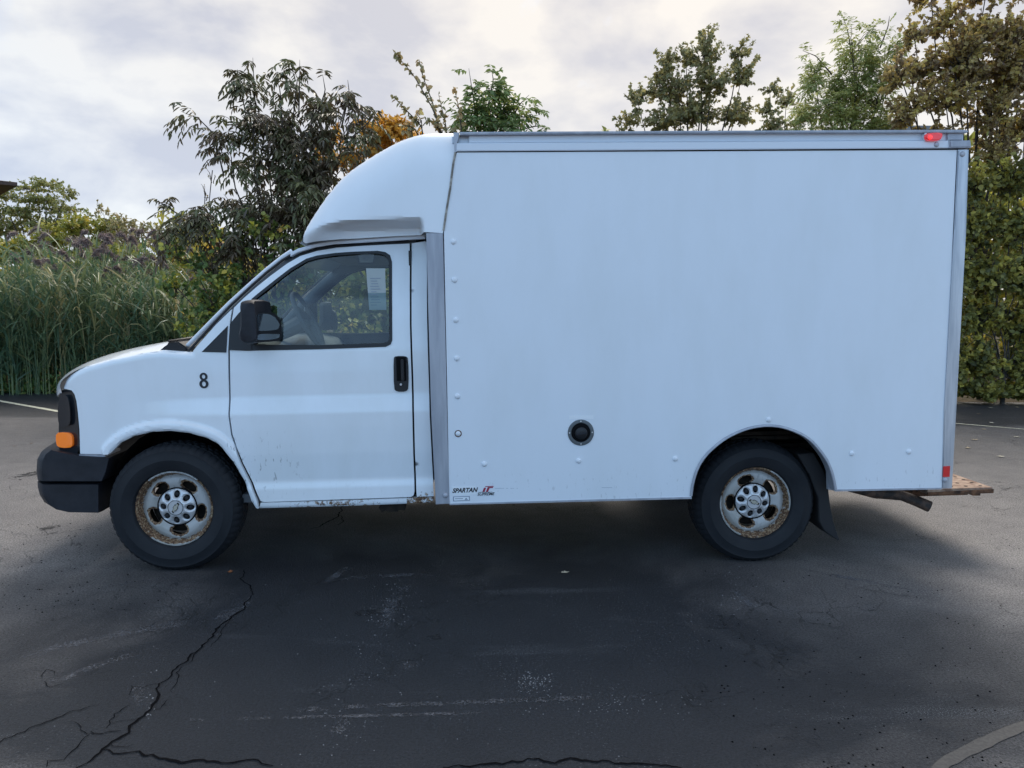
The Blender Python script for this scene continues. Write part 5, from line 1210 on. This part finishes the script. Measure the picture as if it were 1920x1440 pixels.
# reeds
def reeds():
    Lf = Leaves(); Tb = Tubes(); Pl = Leaves()
    V = []; F = []; R = []
    def strip(pts, wid, side, r):
        base = len(V); k = len(pts)
        for i, p in enumerate(pts):
            w_ = wid * (1 - (i / (k - 1)) ** 2) * .5 + .0006
            V.append(p + side * w_); V.append(p - side * w_); R.append(r); R.append(r)
        for i in range(k - 1): a = base + 2 * i; F.append((a, a + 1, a + 3, a + 2))
    X0, X1 = -13.0, -3.05
    for n_ in range(2300):
        u = rng.uniform() ** 1.6; x = rng.uniform(X0, X1); y = 8.75 + u * 3.6 + .12 * math.sin(x * 2.1)
        edge = min(1, (X1 - x) / .9 + .35)
        h = (rng.uniform(1.4, 2.15) + .55 * u + .25 * math.sin(x * .9 + 1)) * edge * rng.uniform(.8, 1.12)
        lean = rng.normal(0, .16, 2) + np.array([.06, -.06]); t = np.linspace(0, 1, 6)[:, None]
        st = np.hstack([x + lean[0] * t ** 2 * h, y + lean[1] * t ** 2 * h, t * h])
        tone = rng.uniform(); dry = .93 + .07 * rng.uniform() if rng.uniform() < .10 else None
        strip(st, .012, np.array([1, 0, 0.]), dry or (.45 + .3 * tone))
        nl = rng.integers(7, 11)
        for k in range(nl):
            f = rng.uniform(.12, .98); i = min(4, int(f * 5)); p = st[i] + (st[i + 1] - st[i]) * (f * 5 - i)
            az = rng.uniform(0, 2 * PI); out = np.array([math.cos(az), math.sin(az), 0]); L_ = rng.uniform(.45, .95) * (1 - .25 * f); el = rng.uniform(.7, 1.35)
            q = np.linspace(0, 1, 5)[:, None]
            pts = p + out * (np.cos(el) * q * L_ + .35 * q ** 2.2 * L_ * rng.uniform(.2, 1.2)) + np.array([0, 0, 1.]) * (np.sin(el) * q * L_ - q ** 2.4 * L_ * rng.uniform(.1, .9))
            side = nrm(np.cross(out, [0, 0, 1.]) + rng.normal(0, .35, 3))
            strip(list(pts), rng.uniform(.020, .042), side, dry or np.clip(.62 * tone + .3 * rng.uniform() + .12 * (f > .8), 0, .9))
    me = bpy.data.meshes.new('reed_bed'); me.from_pydata(V, [], F); me.update(); a = me.attributes.new('rnd', 'FLOAT', 'POINT'); a.data.foreach_set('value', np.array(R, np.float32))
    for p in me.polygons: p.use_smooth = True
    M['l_reed'] = leafmat('reed_blades', [(0, (0.058, 0.122, 0.080)), (.4, (0.105, 0.185, 0.100)), (.72, (0.192, 0.243, 0.109)), (.9, (0.287, 0.307, 0.140)), (1, (0.444, 0.360, 0.179))], .35, .5)
    ro = link('reed_bed', me, M['l_reed']); tag(ro, 'tall green reeds with drooping plumes along the lot edge', 'reeds', kind='stuff')
    # feathery plumes, all nodding one way
    for n_ in range(150):
        x = rng.uniform(X0, X1 - .1); y = 8.9 + rng.uniform(0, 3.4); h = rng.uniform(2.15, 2.85) * min(1, (X1 - x) / 1.2 + .5)
        if n_ < 26:      # the ones that show against the far bushes
            px = rng.uniform(10, 300); w0 = wp(px, rng.uniform(425, 520), 10 + rng.uniform(-1, 2)); x, y, h = w0
        L_ = rng.uniform(.22, .40); dirx = rng.choice([1, 1, 1, -1]) * rng.uniform(.5, 1)
        bot = np.array([x - .25 * dirx, y, h - 1.0]); 
        Tb.add(np.array([bot, [x - .08 * dirx, y, h - .35], [x, y, h]]), [.006, .005, .003], 3)
        m_ = 240; t = rng.uniform(0, 1, m_)
        ax = np.array([dirx * .8, 0, .2]); p = np.array([x, y, h]) + ax * (t * L_)[:, None]; p[:, 2] -= .6 * L_ * t ** 2
        d = nrm(np.array([dirx * .7, 0, -.5]) + rng.normal(0, .5, (m_, 3)))
        Pl.add(p, d, nrm(rng.normal(size=(m_, 3))), rng.uniform(.05, .12, m_) * (1.1 - .5 * t), np.full(m_, .011), rng.uniform(0, 1, m_))
    M['l_plume'] = leafmat('reed_plumes', [(0, (0.136, 0.098, 0.106)), (.6, (0.290, 0.214, 0.204)), (1, (0.504, 0.388, 0.330))], .3)
    po = Pl.build('reed_plumes', M['l_plume'], ro); tag(po, kind='stuff')
    so_ = Tb.build('plume_stalks', M['l_reed'], ro); tag(so_, kind='stuff')
reeds()

# low weeds and leaf litter along the edge
def weeds():
    Lf = Leaves()
    n = 16000; x = rng.uniform(-13, 9, n); y = EDGE - .12 + np.abs(rng.normal(0, .30, n)) + .08 * np.sin(x * 3); 
    left = x < -2.5; keep = left | (rng.uniform(size=n) < .35); x, y = x[keep], y[keep]; n = len(x)
    h = rng.uniform(.02, .34, n) * (1 + (x < -3) * .6)
    B = np.stack([x, y, h * rng.uniform(0, 1, n)], 1); d = nrm(rng.normal(0, .6, (n, 3)) + np.array([0, -.3, .7]))
    Lf.add(B, d, nrm(rng.normal(size=(n, 3)) + np.array([0, 0, 1])), rng.uniform(.05, .16, n), rng.uniform(.015, .05, n), rng.uniform(0, 1, n))
    M['l_weed'] = leafmat('weed_leaves', [(0, (0.074, 0.138, 0.046)), (.6, (0.189, 0.302, 0.074)), (.9, (0.352, 0.429, 0.127)), (1, (0.630, 0.454, 0.177))], .3)
    tag(Lf.build('edge_weeds', M['l_weed']), 'low green weeds and grass spilling onto the edge of the asphalt', 'weeds', kind='stuff')
    Lf = Leaves(); n = 5200; x = rng.uniform(-3, 9.5, n); y = EDGE - .05 + rng.normal(0, .16, n) + rng.exponential(.25, n) * .9
    B = np.stack([x, y, rng.uniform(.004, .05, n)], 1); d = nrm(rng.normal(0, 1, (n, 3)) * np.array([1, 1, .25]))
    Lf.add(B, d, nrm(rng.normal(0, .5, (n, 3)) + np.array([0, 0, 1])), rng.uniform(.05, .09, n), rng.uniform(.035, .06, n), rng.uniform(0, 1, n))
    M['l_litter'] = leafmat('dry_litter_leaves', [(0, (0.098, 0.068, 0.049)), (.6, (0.271, 0.184, 0.116)), (1, (0.581, 0.426, 0.271))], .1, .8)
    tag(Lf.build('leaf_litter', M['l_litter']), 'brown fallen leaves drifted along the foot of the hedge', 'leaf litter', kind='stuff')
weeds()

# single fallen leaves on the asphalt
def leaf_obj(px, py, L_, mt, label, group=None, ang=None):
    bm = bmesh.new(); ang = rng.uniform(0, 6.28) if ang is None else ang
    pr = [(0, 0), (.22, .30), (.38, .22), (.55, .42), (.66, .20), (1, 0), (.66, -.20), (.55, -.40), (.38, -.22), (.22, -.30)]
    c0 = bm.verts.new((.5 * L_, 0, .005)); vs = [bm.verts.new((a * L_, b * L_, .004 + L_ * (.12 * abs(b) * 2 + .10 * (a - .5) ** 2 * 4 * rng.uniform(.5, 1.5)))) for a, b in pr]
    for i in range(len(vs)): bm.faces.new((c0, vs[i], vs[(i + 1) % len(vs)]))
    s0 = [bm.verts.new((-.45 * L_, .02 * L_, .012)), bm.verts.new((-.45 * L_, -.01 * L_, .012))]; bm.faces.new((s0[0], s0[1], vs[0]))
    o = frombm('fallen_leaf', bm, mt); p = G(px, py); o.location = (p.x, p.y, .001); o.rotation_euler = (0, 0, ang)
    tag(o, label, 'leaf', group); return o
ML = [mat('tan_leaf', (.34, .27, .17), .8), mat('pale_leaf', (.46, .42, .32), .8), mat('rusty_leaf', (.26, .10, .04), .8), mat('brown_leaf', (.12, .085, .06), .8)]
leaf_obj(1052, 1076, .055, ML[1], 'pale curled leaf lying on the dark asphalt in front of the middle of the truck', ang=.3)
leaf_obj(431, 1076, .045, ML[2], 'small rust orange leaf on the asphalt just right of the front tyre', ang=1.8)
for px, py, k, lab in [(1834, 826, 0, 'tan leaf lying nearest the rear corner post of the truck'), (1884, 858, 1, 'largest pale leaf on the asphalt near the right edge, lowest of its scatter'), (1862, 766, 1, 'pale leaf on the dark asphalt just beyond the parking line at right'), (1905, 764, 0, 'tan leaf beyond the parking line closest to the right edge'),
        (1830, 777, 0, 'tan leaf beyond the parking line closest to the truck'), (1856, 793, 1, 'pale leaf touching the far side of the thin line at right'), (1850, 806, 0, 'tan leaf just on the near side of the thin line at right'), (1900, 820, 1, 'small pale leaf at right between the thin line and the largest leaf'),
        (1815, 842, 0, 'tan leaf right beside the truck rear above the step'), (60, 832, 3, 'small brown leaf on the asphalt left of the front bumper'), (22, 838, 3, 'brown leaf closest to the left edge of the lot')]:
    leaf_obj(px, py, rng.uniform(.06, .09) if k != 3 else .05, ML[k], lab, 'fallen leaves scattered over the lot')
# grit: pale and dark crumbs
def grit():
    V = []; F = []
    def stone(x, y, r):
        b = len(V); a = rng.uniform(0, 6)
        for k in range(4): V.append((x + r * math.cos(a + k * PI / 2) * rng.uniform(.7, 1.2), y + r * math.sin(a + k * PI / 2) * rng.uniform(.7, 1.2), .0))
        V.append((x, y, r * rng.uniform(.6, 1)))
        for k in range(4): F.append((b + k, b + (k + 1) % 4, b + 4))
    for cx, cy, sx, sy, n, r in [(735, 1140, 28, 30, 60, .0035), (700, 1230, 30, 60, 50, .0035), (995, 1275, 22, 6, 55, .004), (1000, 1290, 20, 8, 40, .003), (640, 1360, 40, 30, 40, .0035), (1130, 1320, 120, 12, 90, .003), (280, 1300, 6, 30, 25, .004), (1380, 1110, 25, 30, 35, .004), (960, 1200, 500, 160, 160, .003)]:
        for _ in range(n):
            px, py = rng.normal(cx, sx), rng.normal(cy, sy)
            if py < 1030 or py > 1460: continue
            p = G(px, py); stone(p.x, p.y, r * rng.uniform(.4, 1.2))
    o = raw('pale_grit', V, F, mat('pale_stone', (.22, .22, .225), .8)); tag(o, 'pale grit and tiny stones strewn on the dark asphalt', 'grit', kind='stuff')
    V.clear(); F.clear()
    for _ in range(420):
        px, py = rng.uniform(1300, 1940), rng.uniform(950, 1440) 
        if rng.uniform() < .35: px, py = rng.uniform(-20, 300), rng.uniform(980, 1150)
        p = G(px, py); stone(p.x, p.y, rng.uniform(.002, .0065))
    o = raw('dark_grit', V, F, M['crack']); tag(o, 'dark crumbs of asphalt lying on the weathered surface', 'grit', kind='stuff')
grit()

# a roof corner at the far left and a grey building behind the trees at right
hs = empty('house', tuple(wp(-160, 500, 15)[:2]) + (0,)); tag(hs, 'low house with brown roof whose eave tip shows at the far left edge', 'house')
e = W(17, 349, 14.5); hs.location = (e.x, e.y, 0); hs.rotation_euler = (0, 0, math.radians(42)); bx = Vector(hs.location)
M['roof'] = noisy(mat('brown_roof_edge', (.09, .05, .04), .7), 8, (.06, .035, .03), (.11, .065, .05)); M['siding'] = noisy(mat('beige_siding', (.35, .32, .28), .7), 4, (.30, .27, .24), (.38, .35, .31))
zt = e.z - bx.z
bm = bmesh.new(); xr_ = e.x - bx.x
V = [(xr_, -1.0, zt - .02), (xr_, -1.0, zt - .10), (xr_ - 9, -1.0, zt - .10), (xr_ - 9, -1.0, zt - .02), (xr_, 7, zt - .02), (xr_, 7, zt - .10), (xr_ - 9, 7, zt - .10), (xr_ - 9, 7, zt - .02), (xr_ - 1.6, 3, zt + .55), (xr_ - 7.5, 3, zt + .55)]
raw('roof', V, [(0, 3, 9, 8), (7, 4, 8, 9), (4, 0, 8), (3, 7, 9), (0, 1, 2, 3), (4, 5, 1, 0), (7, 6, 5, 4), (3, 2, 6, 7), (1, 5, 6, 2)], M['roof'], hs)
bm = bmesh.new(); addbox(bm, xr_ - 8.3, xr_ - .7, -.3, 6.3, 0, zt - .13); frombm('wall', bm, M['siding'], hs)
bm = bmesh.new(); addbox(bm, xr_ - 2.6, xr_ - 1.6, -.34, -.29, 1, 2.2); wf = frombm('window', bm, M['rail'], hs)
bm = bmesh.new(); addbox(bm, xr_ - 2.53, xr_ - 1.67, -.36, -.335, 1.07, 2.13); frombm('pane', bm, M['lamp'], wf)
bb = empty('warehouse', tuple(wp(1700, 500, 32)[:2]) + (0,)); tag(bb, 'flat grey building glimpsed through the trees above the truck rear', 'building')
zt = W(1700, 237, 32).z; x0 = W(1655, 229, 32).x - bb.location.x; x1 = W(1748, 229, 32).x - bb.location.x
bm = bmesh.new(); addbox(bm, x0, x1, 0, 8, 0, zt - .35); frombm('wall', bm, mat('grey_siding', (.42, .44, .47), .6), bb)
bm = bmesh.new(); addbox(bm, x0 - .2, x1 + .2, -.2, 8.2, zt - .35, zt); frombm('roof', bm, mat('grey_roof_edge', (.22, .22, .23), .6), bb)

def far_woods():
    Lf = Leaves(); n = 70000; x = rng.uniform(-34, 34, n); y = rng.uniform(17, 21, n)
    top = np.where(x < -4, 2.7, np.where(x > 4, 5.4, 3.4)) + .7 * np.sin(x * .6) + .5 * np.sin(x * 1.7 + 1) + .4 * np.sin(x * 3.1)
    z = top * rng.uniform(0, 1, n) ** .6
    B = np.stack([x, y, z], 1)
    Lf.add(B, nrm(rng.normal(size=(n, 3))), nrm(rng.normal(size=(n, 3))), rng.uniform(.2, .34, n), rng.uniform(.14, .24, n), np.clip(.5 + .35 * np.sin(x * .8) + rng.normal(0, .18, n), 0, 1))
    tag(Lf.build('far_woods', M['l_fary']), 'low band of green and yellow woodland filling the gaps behind the hedge', 'woods', kind='stuff')
far_woods()
print('TRIS', sum(len(o.data.polygons) for o in bpy.data.objects if o.type == 'MESH'))
